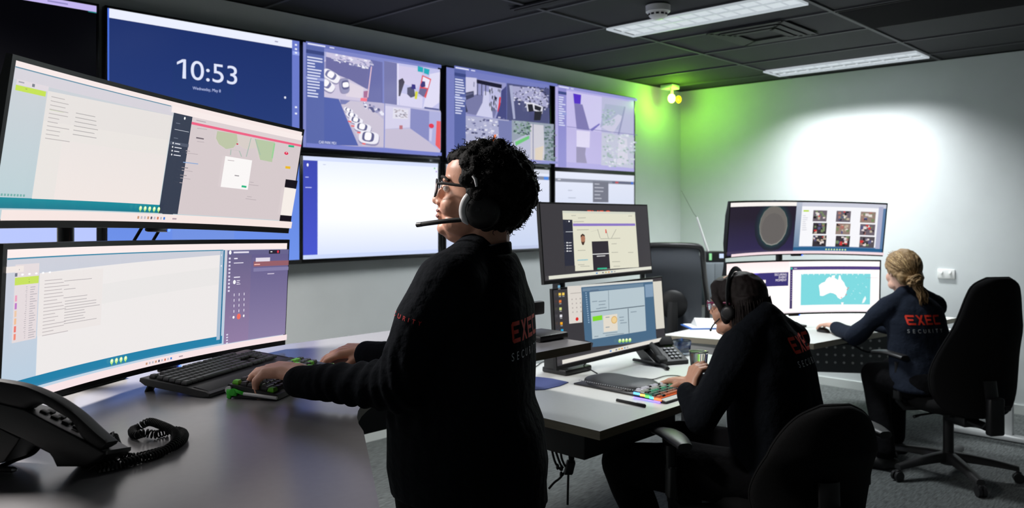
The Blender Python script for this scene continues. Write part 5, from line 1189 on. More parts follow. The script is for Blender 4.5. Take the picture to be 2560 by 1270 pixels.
def head_shape(b, Mx, full=1.0, jaw=1.0):
    prof = [(-.128, .030, -.050, .040), (-.118, .074, -.058, .045), (-.106, .084, -.066, .052), (-.09, .082, -.074, .059), (-.07, .084, -.082, .0655), (-.05, .085, -.090, .070), (-.03, .084, -.097, .073), (-.01, .080, -.101, .0745), (.01, .082, -.103, .075), (.03, .088, -.103, .0755), (.05, .088, -.10, .075), (.07, .081, -.092, .071), (.088, .068, -.077, .062), (.103, .045, -.055, .046), (.113, .015, -.03, .025), (.116, .003, -.017, .010)]
    n = 32; rings = []
    for z, xf, xb, hw in prof:
        ring = []
        mid = -.012
        for k in range(n):
            a = 2*PI*k/n; ca, sa = math.cos(a), math.sin(a)
            x = mid+((xf-mid) if ca > 0 else (mid-xb))*math.copysign(abs(ca)**(.88 if ca > 0 else .95), ca); y = hw*full*math.copysign(abs(sa)**.92, sa)
            ring.append(Mx @ V((x, y, z)))
        rings.append(ring)
    b.loft(rings)
    R3 = Mx.to_3x3()
    def el(c, r): b.sph(Mx @ V(c), r, R3, 14, 10)
    for c, r in (((.086, 0, .0), (.010, .009, .014)), ((.093, 0, -.014), (.012, .010, .014)), ((.100, 0, -.028), (.014, .012, .012)), ((.104, 0, -.035), (.0125, .013, .011)), ((.092, .014, -.040), (.012, .009, .0085)), ((.092, -.014, -.040), (.012, .009, .0085)),
                 ((.088, 0, -.060), (.013, .024, .0075)), ((.086, 0, -.0745), (.014, .021, .0085)), ((.074, 0, -.104), (.021, .027, .018)), ((.056, .040, -.045), (.032, .028*full, .032)), ((.056, -.040, -.045), (.032, .028*full, .032)),
                 ((.076, .030, .019), (.015, .026, .009)), ((.076, -.030, .019), (.015, .026, .009)), ((.03, .046*full, -.088), (.045, .022, .028)), ((.03, -.046*full, -.088), (.045, .022, .028)), ((.02, 0, -.118), (.055, .04, .018*jaw))): el(c, r)
    for sy in (-1, 1): b.sph(Mx @ V((-.010, sy*.079*full, -.012)), (.018, .008, .031), R3 @ Euler((0, .2, -sy*.35)).to_matrix(), 14, 10); b.sph(Mx @ V((-.006, sy*.077*full, -.032)), (.010, .008, .012), R3, 10, 8)
def face_parts(root, Mx, irism, lipm, browm, o):
    R3 = Mx.to_3x3()
    for sy in (-1, 1):
        b = MB(); b.sph(Mx @ V((.0745, sy*.031, -.003)), (.0115, .0135, .0095), R3, 16, 12); e = b.build('eye', M['eye'], root, smooth=180, origin=o)
        MB().sph(Mx @ V((.0835, sy*.030, -.002)), (.0032, .0055, .0055), R3, 14, 8).build('iris', irism, e, smooth=180, origin=o)
        b = MB(); b.tube(spline([Mx @ V((.0925, sy*.012, .0215)), Mx @ V((.0915, sy*.028, .027)), Mx @ V((.081, sy*.046, .0235)), Mx @ V((.070, sy*.056, .017))], 5), .0042, 8, flat=(.8, 1.1)); b.build('eyebrow', browm, root, smooth=180, origin=o)
    b = MB(); b.sph(Mx @ V((.0915, 0, -.0605)), (.0105, .021, .0058), R3, 14, 8); b.sph(Mx @ V((.0900, 0, -.0740)), (.0112, .0185, .0066), R3, 14, 8); b.build('lips', lipm, root, smooth=180, origin=o)
def fbm(co, sc, seed=0):
    rs = np.random.RandomState(seed+5); out = np.zeros(len(co))
    for o in range(10):
        k = rs.normal(size=3)*sc*(1.2 if o < 5 else 2.6); out += np.sin(co@k+rs.uniform(0, 6.28)+1.3*np.sin(co@(rs.normal(size=3)*sc)))*(.30 if o < 5 else .14)
    return out
def wob(amp, sc, seed=0): return lambda co: amp*fbm(co, sc, seed)
def cloth(b, name, m, parent, o, voxel=.008, smooth=3, disp=None):
    me = fuse(b, name, voxel, smooth, .5, disp); return link(name, me, m, parent, 180, origin=o)
def skin(b, name, m, o, voxel=.0045, smooth=3):
    me = fuse(b, name, voxel, smooth, .45); return link(name, me, m, None, 180, origin=o)
def leg(b, hip, knee, ankle, toe, r=(.088, .062, .045), foot=True):
    b.cap_chain([hip, V(hip)*.5+V(knee)*.5, knee], [r[0], (r[0]+r[1])*.5+.008, r[1]]); b.cap_chain([knee, V(knee)*.62+V(ankle)*.38, ankle], [r[1], r[1]*.93, r[2]])
    if foot: b.cap_chain([V(ankle)+V((0, 0, -.035)), V(ankle).lerp(V(toe), .8)+V((0, 0, -.008))], [r[2]*.7, .016])
def shoe(parent, ankle, toe, o):
    b = MB(); a = V(ankle); t = V(toe); a0 = V((a.x, a.y, .04)); t0 = V((t.x, t.y, .032)); d = (t0-a0).normalized()
    b.cap_chain([a0-d*.05, a0, (a0+t0)/2, t0], [.034, .040, .040, .028]); b.cap_chain([V((a.x, a.y, .10)), a0], [.042, .044])
    me = fuse(b, 'shoe', .007, 3)
    for v in me.vertices: v.co.z = max(.004, v.co.z)
    link('shoe', me, M['shoe'], parent, 180, origin=o)

# block lettering: strokes on a unit grid (x 0..4 per letter, y 0..1)
def stroke_word(kind):
    """polygons (x right, y up) of the back print, width and height in letter heights"""
    P = []
    def r_(x0, y0, x1, y1, sh=0): P.append([(x0, y0), (x1, y0), (x1, y1), (x0, y1)])
    t = .2
    x = 0
    for ch in kind:
        w_ = .95
        if ch == 'e':   # open E with cut corner
            P.append([(x, .12), (x+t*.95, .24), (x+t*.95, .82), (x+.12, 1), (x, .88)]); r_(x+.10, 1-t, x+w_, 1); r_(x+t, .42, x+w_*.8, .42+t*.9); P.append([(x, .12), (x+.12, 0), (x+w_, 0), (x+w_, t), (x+.2, t)])
        elif ch == 'E': r_(x, 0, x+t, 1); r_(x+t*.9, 1-t, x+w_, 1); r_(x+t*.9, .42, x+w_*.8, .42+t*.9); r_(x+t*.9, 0, x+w_, t)
        elif ch == 'X': P.append([(x, 0), (x+.27, 0), (x+w_, 1), (x+w_-.27, 1)]); P.append([(x, 1), (x+.38, .5), (x+.55, .58), (x+.27, 1)]); P.append([(x+w_, 0), (x+.57, .50), (x+.42, .40), (x+w_-.27, 0)])
        elif ch == 'C': r_(x, .1, x+t, .9); P.append([(x, .88), (x+.12, 1), (x+w_, 1), (x+w_, 1-t), (x+.1, 1-t)]); P.append([(x, .12), (x+.12, 0), (x+w_, 0), (x+w_, t), (x+.1, t)])
        x += w_+.18
    return P, x-.18
def print_on(parent, target, polys, origin, right, up, inward, sx, sy, m, name, o):
    """press flat lettering onto the cloth surface by casting each outline point inward"""
    me = target.data; tr = BVHTree.FromPolygons([v.co+V(o) for v in me.vertices], [p.vertices[:] for p in me.polygons])
    bm = bmesh.new()
    for p in polys:
        vs = [bm.verts.new((q[0], q[1], 0)) for q in p]
        try: bm.faces.new(vs)
        except ValueError: pass
    bmesh.ops.triangulate(bm, faces=bm.faces)
    bmesh.ops.subdivide_edges(bm, edges=[e for e in bm.edges if e.calc_length() > .12], cuts=4, use_grid_fill=True)
    bmesh.ops.triangulate(bm, faces=bm.faces)
    bad = []
    for v in bm.verts:
        q = V(origin)+V(right)*v.co.x*sx+V(up)*v.co.y*sy
        h = tr.ray_cast(q-V(inward)*.4, V(inward))
        if h[0] is None: bad.append(v); v.co = q
        else: v.co = h[0]-V(inward)*.0015+h[1]*.0012
    bmesh.ops.delete(bm, geom=bad, context='VERTS')
    out = bpy.data.meshes.new(name); bm.to_mesh(out); bm.free()
    return link(name, out, m, parent, None, origin=o)
def words_on(parent, jacket, o, c, right, up, inward, width):
    P, w_ = stroke_word('eXEC'); k = width/w_
    print_on(jacket, jacket, P, c-right*width/2, right, up, inward, k, k*1.15, M['red'], 'red_back_print', o)
    x = 0; polys = []
    for ch in 'SECURITY':
        Q, asp = text2d(ch); polys += [[(x+a*asp*.9, b_) for a, b_ in q] for q in Q]; x += .9*max(asp, .3)+.72
    k2 = width*1.05/(x-.72)
    print_on(jacket, jacket, polys, c-right*width*.52-up*width*.22, right, up, inward, k2, k2, M['white'], 'white_back_print', o)

# ---------- the standing person
def ang(d): return V((math.cos(math.radians(d)), math.sin(math.radians(d)), 0))
f = ang(120); l = V((-f.y, f.x, 0)); B = at(1165, 531, 2.0); B = V((B.x, B.y, 0)); O1 = B.copy()
def zc(y, D=2.0): return 1.5-(y-531)*D/FPX
def sec(y, xf, xb, dw, p=.85, shrink=0):
    h = (xb-xf)/2*2.0/FPX; c = B+RT*((xf+xb)/2-1165)*2.0/FPX+UP*zc(y); return (c, h*1.0-shrink, h*1.0-shrink, dw-shrink, p)
jsec = [(1205, 992, 1366, .215), (1150, 980, 1370, .218), (1060, 982, 1358, .212), (1000, 985, 1332, .205, .75), (900, 995, 1330, .205, .66), (830, 1010, 1330, .205, .64), (760, 1040, 1326, .20, .66), (715, 1060, 1314, .18, .72), (680, 1085, 1310, .145), (650, 1118, 1296, .105), (632, 1138, 1286, .082)]
Ls, Rs = B+l*.178+UP*1.325+RT*.015, B-l*.178+UP*1.325+RT*.015
Le, Lw = at(1003, 964, 1.83), at(742, 955, 1.955)
Re, Rw = at(1015, 905, 2.33), at(915, 886, 2.39)
knL, knR = at(672, 927, 2.035), at(853, 877, 2.42)
knL.z = max(knL.z, 1.10)
b = MB(); b.loft(torso_rings([sec(*s) for s in jsec], f, l))
mid = lambda a, c, t, off=V((0, 0, 0)): a.lerp(c, t)+off
b.cap_chain([Ls-l*.05+UP*.005, Ls, mid(Ls, Le, .35, RT*-.012), mid(Ls, Le, .7, RT*-.005), Le], [.085, .084, .077, .068, .066])
b.cap_chain([Le, mid(Le, Lw, .3), mid(Le, Lw, .65), mid(Le, Lw, .97)], [.066, .054, .045, .041])
b.cap_chain([Rs+l*.05, Rs, mid(Rs, Re, .5), Re], [.085, .082, .068, .060]); b.cap_chain([Re, mid(Re, Rw, .5), mid(Re, Rw, .96)], [.060, .05, .041])
def sleeve_disp(co):
    d = .004*fbm(co, 9, 1); ax = np.array((Lw-Le).normalized()); q = co-np.array(Le); t_ = q@ax; rr_ = np.linalg.norm(q-t_[:, None]*ax, axis=1)
    w_ = np.clip((.12-rr_)/.03, 0, 1)*np.clip((t_+.12)/.08, 0, 1)*np.clip((.26-t_)/.1, 0, 1)
    return d+w_*.0032*np.sin(t_*150+5*fbm(co, 7, 2))
for e_ in (Ls, Rs): b.cap_chain([B+RT*.03+UP*1.40, (B+RT*.03+UP*1.38)*.45+e_*.55+UP*.012, e_], [.055, .066, .084])
jm = fuse(b, 'jacket', .0075, 3, .5, sleeve_disp)
# high stand collar
b = MB(); rings = []
for y0, dz, gf in ((650, 0, 1.0), (630, 0, .95), (608, 0, .93), (603, 0, .90), (608, 0, .84), (632, 0, .82)):
    ring = []
    for k in range(28):
        a = 2*PI*k/28; ca, sa = math.cos(a), math.sin(a); back = (1-ca)/2
        c = B+RT*(1216-1165)*2.0/FPX+UP*(zc(y0+22*(1-back)))
        ring.append(c+f*(.068*gf*ca)+l*(.066*gf*sa))
    rings.append(ring)
b.loft(rings, cap=False)
collar = b.mesh('collar')
body = MB(); body.loft(torso_rings([sec(*s, shrink=.02) for s in jsec[:-3]], f, l)); hd = at(1196, 479, 2.03)
Mx = Matrix.Translation(hd) @ Matrix.Rotation(math.radians(130), 4, 'Z') @ Matrix.Rotation(math.radians(-7), 4, 'Y')
head_shape(body, Mx, 1.04, 1.25)
nb = B+RT*.045+UP*1.36; body.cap_chain([nb, nb*.5+(Mx @ V((-.035, 0, -.09)))*.5, Mx @ V((-.03, 0, -.06))], [.072, .060, .060])
body.sph(Mx @ V((.0, 0, -.125)), (.045, .04, .03), None)
for a, e_, w_ in ((Ls, Le, Lw), (Rs, Re, Rw)): body.cap_chain([a, e_, w_], [.055, .043, .030])
fwdL = (-RT*.90+FW*.42+UP*.03).normalized(); fwdR = (-RT*.96+FW*.10+UP*.02).normalized()
WL = hand(body, knL, fwdL, UP-FW*.10, FW-UP*.5, [(.26, .36, .22), (.28, .40, .22), (.36, .52, .28), (.70, .95, .5)], .4, 1.10)
WR = hand(body, knR, fwdR, UP-FW*.25, -FW, [(.42, .42, .25), (.40, .45, .3), (.4, .5, .35), (.4, .6, .4)], .55, 1.02)
body.cap_chain([Lw, WL], [.032, .027]); body.cap_chain([Rw, WR], [.030, .026])
feet = []
for sy in (1, -1):
    hp = B+l*.10*sy+UP*.86+RT*.02; kn = B+l*.11*sy+UP*.48+RT*.01; an = B+l*.12*sy+UP*.09+RT*.03; to = an+f*.14; feet.append((hp, kn, an, to)); leg(body, hp, kn, an, to, (.095, .065, .045))
P1 = skin(body, 'person', M['skin1'], O1)
tag(P1, 'person standing at the raised desk in black jacket, glasses, headset and dark curly hair', 'person')
J1 = link('jacket', jm, M['navy'], P1, 180, origin=O1); cl = link('collar', collar, M['navy'], J1, 180, origin=O1)
so = cl.modifiers.new('thick', 'SOLIDIFY'); so.thickness = .004
for wpt, nm in ((mid(Le, Lw, .97), Lw), (mid(Re, Rw, .96), Rw)):
    pass
b = MB(); b.loft(torso_rings([sec(*s) for s in [(1262, 1000, 1366, .205), (1200, 1000, 1362, .208), (1120, 1000, 1356, .20)]], f, l))
for hp, kn, an, to in feet: leg(b, hp, kn, an+UP*.02, to, (.118, .092, .080), False)
cloth(b, 'trousers', M['trouser'], P1, O1, .010, 3, wob(.005, 9))
for hp, kn, an, to in feet: shoe(P1, an, to, O1)
face_parts(P1, Mx, M['iris'], M['lip'], M['brow'], O1)
# print on the back and the small red word on the sleeve
bc = B+RT*(1318-1165)*2.0/FPX+UP*zc(840); up_ = UP
words_on(P1, J1, O1, B-f*.1+l*.030+UP*zc(834), l*-1, UP, f, .185)
pl = []; x = 0
for ch in 'SECURITY':
    Q, asp = text2d(ch); pl += [[(x+a*asp*.9, b_) for a, b_ in q] for q in Q]; x += .9*max(asp, .3)+.75
sv = at(1012, 796, 1.80); sd = (at(1062, 812, 1.78)-sv).normalized()
print_on(J1, J1, pl, sv-sd*.055, sd, sd.cross(-FW).normalized()*-1 if sd.cross(-FW).z < 0 else sd.cross(-FW).normalized(), FW, .0098, .0098, mat('print_red_dim', rgb(200, 30, 30), .7), 'red_sleeve_print', O1)
# curly hair
r = random.Random(12)
def hair_ok(q):
    x, y, z = q
    if x > .035 and z < .074+.25*max(0, .06-x): return False
    if x > .006 and z < .02: return False
    if z < -.112: return False
    if x > -.03 and z < -.045: return False
    return True
b = MB(); b.sph(Mx @ V((-.028, 0, .030)), (.090, .086, .088), Mx.to_3x3(), 24, 16); b.sph(Mx @ V((-.068, 0, -.035)), (.055, .076, .060), Mx.to_3x3(), 20, 14)
hp_ = []
for i in range(620):
    z = 1-2*(i+.5)/620; a = i*2.39996; rr_ = math.sqrt(1-z*z); d = V((rr_*math.cos(a), rr_*math.sin(a), z))
    q = V((-.022+d.x*.112, d.y*.103, .012+d.z*.108))
    if not hair_ok(q): continue
    hp_.append((q, d)); q2 = q+d*r.uniform(-.012, .005); b.sph(Mx @ q2, r.uniform(.013, .021), None, 8, 6)
me = fuse(b, 'hair', .0045, 1, .4)
nb_ = MB(); nb_.bm.from_mesh(me)
for i in range(2600):
    q, d = hp_[r.randrange(len(hp_))]; q = q+V((r.uniform(-.012, .012), r.uniform(-.012, .012), r.uniform(-.012, .012))); d = (d+V((r.uniform(-.5, .5), r.uniform(-.5, .5), r.uniform(-.5, .5)))).normalized()
    if not hair_ok(q): continue
    a_ = d.orthogonal().normalized(); c_ = d.cross(a_); cr = r.uniform(.002, .0048); tn = r.uniform(1.0, 2.2); ln = r.uniform(.012, .024); ph = r.uniform(0, 6.28)
    nb_.tube([Mx @ (q+d*(ln*j/7-.004)+(a_*math.cos(ph+tn*6.28*j/7)+c_*math.sin(ph+tn*6.28*j/7))*cr) for j in range(8)], [.0011]*6+[.0009, .0005], 3)
hm = bpy.data.meshes.new('hair'); nb_.bm.to_mesh(hm); nb_.bm.free(); link('hair', hm, M['hair1'], P1, 180, origin=O1)
def headset(Mx, label, cup=(.0, .092, -.040), R_=.046, boom=None, band=True, silver=True, top=.128, bw=.012, thinboom=False, bandmat=None):
    o = Mx @ V((0, 0, -.04)); t = thing('headset', label, 'headset', o); R3 = Mx.to_3x3()
    for sy in (1, -1):
        c = V((cup[0], cup[1]*sy, cup[2])); n = V((0, sy, 0))
        b = MB(); b.tube([Mx @ (c-n*.018), Mx @ (c-n*.014), Mx @ (c-n*.002)], [R_*.9, R_*1.0, R_*.98], 28, flat=(1, 1)); cu = b.build('ear_cushion', M['matte'], t, smooth=50, origin=o)
        b = MB(); b.tube([Mx @ (c-n*.002), Mx @ (c+n*.008), Mx @ (c+n*.014), Mx @ (c+n*.016)], [R_*.96, R_*.92, R_*.75, R_*.5], 28); b.build('ear_cup', M['black'], t, smooth=50, origin=o)
        if silver:
            b = MB(); pts = [Mx @ (c+n*.005+V((math.cos(a)*R_*1.0, 0, math.sin(a)*R_*1.05))) for a in [-.9+1.9*k/12 for k in range(13)]]; b.tube(pts, [.001, .004]+[.0075]*9+[.004, .001], 8, flat=(1.3, .9)); b.build('silver_rim', M['silver'], t, smooth=60, origin=o)
            b = MB()
            for s2 in (-1, 1): b.bm.faces.new([b.bm.verts.new(Mx @ (c+n*.0172+V(p))) for p in ((s2*.004, 0, .005), (s2*.034, -.003*sy, .014), (s2*.034, -.003*sy, -.006), (s2*.004, 0, -.001))])
            bmesh.ops.solidify(b.bm, geom=b.bm.faces[:], thickness=.002); b.build('cup_emblem', mat('emblem_grey', rgb(70, 70, 72), .4), t, smooth=None, origin=o)
    if band:
        pts = []
        for k in range(25):
            a = PI*k/24; pts.append(Mx @ V((cup[0]-.005*math.sin(a), (cup[1]+.004)*math.cos(a), cup[2]+.03+(top-cup[2]-.03)*math.sin(a)**.8)))
        MB().tube(pts, bw, 8, flat=(1.0, .35)).build('headband', bandmat or M['matte'], t, smooth=60, origin=o)
    if boom:
        MB().tube(spline([Mx @ V(p) for p in boom], 6), .0026 if thinboom else .0058, 10, flat=(1, .8)).build('microphone_boom', M['matte'], t, smooth=60, origin=o)
        e, d = V(boom[-1]), (V(boom[-1])-V(boom[-2])).normalized()
        MB().tube([Mx @ (e-d*.016), Mx @ e], .006 if not thinboom else .004, 10).build('microphone_tip', M['chairp'] if not thinboom else M['matte'], t, smooth=60, origin=o)
    return t
HS1 = headset(Mx, 'black headset with silver rimmed ear cup and straight microphone boom on the standing person', cup=(-.026, .103, -.046), R_=.046, boom=[(.012, .108, -.072), (.06, .100, -.082), (.10, .086, -.092), (.134, .066, -.101)], top=.115, bw=.010)
b = MB(); b.tube([Mx @ V((.005, .118, .034)), Mx @ V((-.003, .121, .027)), Mx @ V((-.008, .121, .010))], [.003, .0045, .003], 8); b.build('silver_slider', M['silver'], HS1, smooth=60, origin=HS1.location)
def glasses(Mx, label, m, R_=.023, x=.108, temple=True):
    o = Mx @ V((x, 0, 0)); t = thing('eyeglasses', label, 'glasses', o); b = MB()
    for sy in (-1, 1):
        pts = [Mx @ V((x-.012*(abs(math.cos(a)*R_*1.15+.033)/.06)**2, sy*(.033+R_*1.15*math.cos(a)), -.004+R_*.95*math.sin(a))) for a in [2*PI*k/24 for k in range(25)]]; b.tube(pts, .0022, 8)
    b.tube([Mx @ V((x-.002, -.010, .004)), Mx @ V((x+.001, 0, .007)), Mx @ V((x-.002, .010, .004))], .0022, 8); b.build('frame', m, t, smooth=60, origin=o)
    for sy in (-1, 1):
        MB().tube([Mx @ V((x-.012, sy*.059, .008)), Mx @ V((x-.03, sy*.073, .009)), Mx @ V((.0, sy*.086, .008)), Mx @ V((-.02, sy*.087, -.008))], .0027, 8, flat=(1.3, .7)).build('temple', m, t, smooth=60, origin=o)
        bb = MB(); bb.bm.faces.new([bb.bm.verts.new(Mx @ V((x-.007, sy*(.033+R_*1.1*math.cos(a)), -.004+R_*.9*math.sin(a)))) for a in [2*PI*k/20 for k in range(20)]]); bb.build('lens', mat('lens_glass', (1, 1, 1, 1), .02, trans=1, spec=.5), t, smooth=None, origin=o)
    return t
glasses(Mx, 'thin dark glasses worn by the standing person', M['matte'])

# ---------- the seated headset wearer at the middle desk
f = ang(86); l = V((-f.y, f.x, 0)); c = at(1925, 531, 3.0); B2 = V((c.x, c.y, 0)); O2 = B2+V((0, 0, .48))
hip = B2-f*.06+UP*.56; sh = B2+f*.02+UP*1.03
def tsec(t_, df, db, dw, p=.85, extra=0): return (hip.lerp(sh, t_)+f*extra, df, db, dw, p)
js2 = [tsec(-.15, .16, .17, .21), tsec(0, .17, .165, .205), tsec(.25, .165, .15, .20), tsec(.5, .15, .145, .205), tsec(.75, .135, .145, .205), tsec(.92, .115, .13, .185), tsec(1.03, .095, .105, .14), tsec(1.12, .075, .08, .09), tsec(1.18, .065, .07, .07)]
Ls, Rs = sh+l*.175-UP*.03, sh-l*.175-UP*.03
Le, Lw = at(1752, 1046, 2.83), at(1722, 985, 2.92)
Re = Rs+f*.16-UP*.20-l*.03; Rw = V((2.98, 1.80, .79))
b = MB(); b.loft(torso_rings(js2, f, l)); b.cap_chain([Ls-l*.05, Ls, mid(Ls, Le, .5), Le], [.08, .08, .067, .062]); b.cap_chain([Le, mid(Le, Lw, .5), Lw], [.062, .052, .043]); b.cap_chain([Rs+l*.05, Rs, Re], [.08, .08, .062]); b.cap_chain([Re, mid(Re, Rw, .5), mid(Re, Rw, .9)], [.062, .05, .042])
for e_ in (Ls, Rs): b.cap_chain([sh+UP*.085, sh*.45+e_*.55+UP*.04, e_], [.05, .06, .078])
jm = fuse(b, 'jacket', .008, 3, .5, wob(.005, 10, 2))
hd = at(1842, 757, 3.12); Mx2 = Matrix.Translation(hd) @ Matrix.Rotation(math.radians(96), 4, 'Z') @ Matrix.Rotation(math.radians(6), 4, 'Y')
body = MB(); head_shape(body, Mx2, .98); body.cap_chain([sh+UP*.03, Mx2 @ V((-.03, 0, -.06))], [.062, .054])
body.loft(torso_rings([(a, p-.02, q-.02, w_-.02, k) for a, p, q, w_, k in js2[:-2]], f, l))
for a, e_, w_ in ((Ls, Le, Lw), (Rs, Re, Rw)): body.cap_chain([a, e_, w_], [.055, .043, .03])
kn = at(1738, 930, 2.95); fw2 = (kn-Lw).normalized()
WL = hand(body, Lw+fw2*.105, fw2, -RT-FW*.5, FW, [(.7, .9, .5), (.8, 1.0, .6), (.9, 1.1, .6), (.9, 1.1, .6)], .8, .97)
body.cap_chain([Lw, WL], [.03, .026])
WR = hand(body, Rw+V((-.02, .10, -.015)), V((-.1, 1, -.05)), UP, -RT, [(.4, .4, .3)]*4, .4, .97); body.cap_chain([Rw, WR], [.03, .026])
legs2 = [(hip+l*.10-UP*.03, V((2.60, 1.90, .50)), V((2.70, 1.78, .09)), V((2.69, 1.93, .04))), (hip-l*.10-UP*.03, V((2.98, 1.86, .52)), V((3.00, 1.84, .09)), V((3.02, 1.99, .04)))]
for q in legs2: leg(body, *q)
P2 = skin(body, 'person', M['skin2'], O2)
tag(P2, 'dark haired person with headset seated at the middle desk, seen from behind', 'person')
J2 = link('jacket', jm, M['navy'], P2, 180, origin=O2)
b = MB(); b.loft(torso_rings([tsec(-.16, .17, .175, .20), tsec(.0, .16, .165, .195), tsec(.1, .15, .15, .19)], f, l))
for h_, k_, a_, t_ in legs2: leg(b, h_, k_, a_+UP*.02, t_, (.105, .083, .068), False)
cloth(b, 'trousers', M['trouser'], P2, O2, .010, 3, wob(.005, 9, 3))
for h_, k_, a_, t_ in legs2: shoe(P2, a_, t_, O2)
face_parts(P2, Mx2, M['iris'], M['lip'], M['brow'], O2)
words_on(P2, J2, O2, B2-f*.1+UP*.985-l*.075, -l, UP, f, .21)
# straight bob
b = MB(); R3 = Mx2.to_3x3(); b.sph(Mx2 @ V((-.022, 0, .030)), (.103, .090, .093), R3, 24, 16); b.sph(Mx2 @ V((.040, 0, .070)), (.050, .066, .040), R3)
rings = []
for z, xf, xb, hw in ((.03, .02, -.115, .093), (-.01, .012, -.122, .098), (-.05, .0, -.124, .102), (-.085, -.008, -.122, .103), (-.115, -.02, -.112, .098), (-.135, -.03, -.098, .085)):
    rings.append([Mx2 @ V(((xf+xb)/2+(xf-xb)/2*math.copysign(abs(math.cos(a))**.8, math.cos(a)), hw*math.copysign(abs(math.sin(a))**.8, math.sin(a)), z)) for a in [2*PI*k/28 for k in range(28)]])
b.loft(rings)
for sy in (-1, 1): b.cap_chain([Mx2 @ V((.062, sy*.045, .065)), Mx2 @ V((.052, sy*.070, .03)), Mx2 @ V((.030, sy*.084, -.01)), Mx2 @ V((.012, sy*.088, -.06))], [.022, .018, .016, .014], 10)
me = fuse(b, 'hair', .005, 3, .5, wob(.0025, 60, 4)); nb_ = MB(); nb_.bm.from_mesh(me)
for i in range(160):
    a = r.uniform(.9, 5.38); q = V((-.055+.066*math.cos(a), .102*math.sin(a), r.uniform(-.02, .02))); pts = [Mx2 @ (q+V((.0035*math.cos(a), .004*math.sin(a), -.028*j))*1.0+V((.004*math.cos(a)*j**.5, .004*math.sin(a)*j**.5, 0))) for j in range(6)]
    nb_.tube(pts, [.0016]*4+[.001, .0004], 4)
hm = bpy.data.meshes.new('hair'); nb_.bm.to_mesh(hm); nb_.bm.free(); link('hair', hm, M['hair2'], P2, 180, origin=O2)
headset(Mx2, 'headset with grey band and thin microphone over the dark brown hair at the middle desk', cup=(-.004, .096, -.030), R_=.030, boom=[(.03, .108, -.05), (.062, .10, -.075), (.085, .075, -.095), (.098, .05, -.10)], top=.133, bw=.010, silver=False, thinboom=True, bandmat=mat('band_grey', rgb(96, 98, 100), .35))
glasses(Mx2, 'magenta rimmed glasses worn by the person seated at the middle desk', M['magenta'], .02)
q = Lw+fw2*.10+FW*.09+RT*.03
t = thing('plastic_cup', 'clear plastic cup by the raised hand of the person at the middle desk', 'cup', q-UP*.035)
b = MB(); b.tube([(0, 0, 0), (0, 0, .003), (0, 0, .08), (0, 0, .083), (0, 0, .079), (0, 0, .005)], [.026, .028, .036, .036, .0345, .026], 28); b.build('cup_wall', M['glass'], t, smooth=60)
b = MB(); b.tube([(.036*math.cos(a), .036*math.sin(a), .083) for a in [2*PI*k/28 for k in range(29)]], .0022, 8); b.build('rim', M['glass'], t, smooth=60)

# ---------- the blonde woman at the far desk
f = ang(56); l = V((-f.y, f.x, 0)); c = at(2279, 531, 4.65); B3 = V((c.x, c.y, 0)); O3 = B3+V((0, 0, .48))
hip = B3-f*.10+UP*.56; sh = B3+f*.0+UP*.985
js3 = [tsec(-.15, .14, .15, .19), tsec(0, .14, .14, .185), tsec(.25, .13, .125, .175), tsec(.5, .125, .12, .178), tsec(.75, .12, .12, .182), tsec(.92, .105, .11, .165), tsec(1.04, .085, .09, .12), tsec(1.13, .06, .065, .07), tsec(1.18, .05, .055, .056)]
Ls, Rs = sh+l*.155-UP*.035, sh-l*.155-UP*.035
Le, Lw = at(2136, 842, 4.78), at(2092, 818, 5.02); Lw.z = max(Lw.z, .765); Le.z = max(Le.z, .75)
Re = Rs+f*.20-UP*.18; Rw = Re+f*.22+l*.08; Rw.z = .775; Re.z = max(Re.z, .78)
b = MB(); b.loft(torso_rings(js3, f, l)); b.cap_chain([Ls-l*.05, Ls, mid(Ls, Le, .5), Le], [.066, .068, .058, .056]); b.cap_chain([Le, mid(Le, Lw, .5), Lw], [.056, .048, .040]); b.cap_chain([Rs+l*.05, Rs, Re], [.066, .068, .054]); b.cap_chain([Re, mid(Re, Rw, .5), Rw], [.054, .046, .039])
for e_ in (Ls, Rs): b.cap_chain([sh+UP*.075, sh*.45+e_*.55+UP*.035, e_], [.045, .052, .066])
jm = fuse(b, 'jacket', .0075, 3, .5, wob(.0055, 12, 5))
hd = at(2256, 674, 4.70); Mx3 = Matrix.Translation(hd) @ Matrix.Rotation(math.radians(50), 4, 'Z') @ Matrix.Rotation(math.radians(5), 4, 'Y')
body = MB(); head_shape(body, Mx3, .96); body.cap_chain([sh+UP*.02, Mx3 @ V((-.03, 0, -.06))], [.055, .050])
body.loft(torso_rings([(a, p-.018, q-.018, w_-.018, k) for a, p, q, w_, k in js3[:-2]], f, l))
for a, e_, w_ in ((Ls, Le, Lw), (Rs, Re, Rw)): body.cap_chain([a, e_, w_], [.05, .04, .028])
fw3 = (at(2062, 814, 5.12)-Lw); fw3.z = 0; fw3.normalize()
WL = hand(body, Lw+fw3*.10+UP*.005, fw3, UP, RT, [(.25, .5, .4), (.2, .4, .3), (.2, .4, .3), (.25, .4, .3)], .3, .93); body.cap_chain([Lw, WL], [.028, .024])
fwr = (f+l*.3).normalized(); WR = hand(body, Rw+fwr*.10, fwr, UP, l, [(.3, .4, .3)]*4, .4, .93); body.cap_chain([Rw, WR], [.028, .024])
legs3 = [(hip+l*.09-UP*.03, at(2186, 935, 4.86), V((4.86, 1.66, .09)), V((4.83, 1.80, .04))), (hip-l*.09-UP*.03, hip-l*.10+f*.40-UP*.04, V((5.22, 1.72, .09)), V((5.25, 1.86, .04)))]
for q in legs3: leg(body, *q, r=(.08, .056, .04))
P3 = skin(body, 'person', M['skin3'], O3)
tag(P3, 'blonde woman in a navy jacket seated at the angled white desk, seen from behind', 'person')
J3 = link('jacket', jm, M['navy3'], P3, 180, origin=O3)
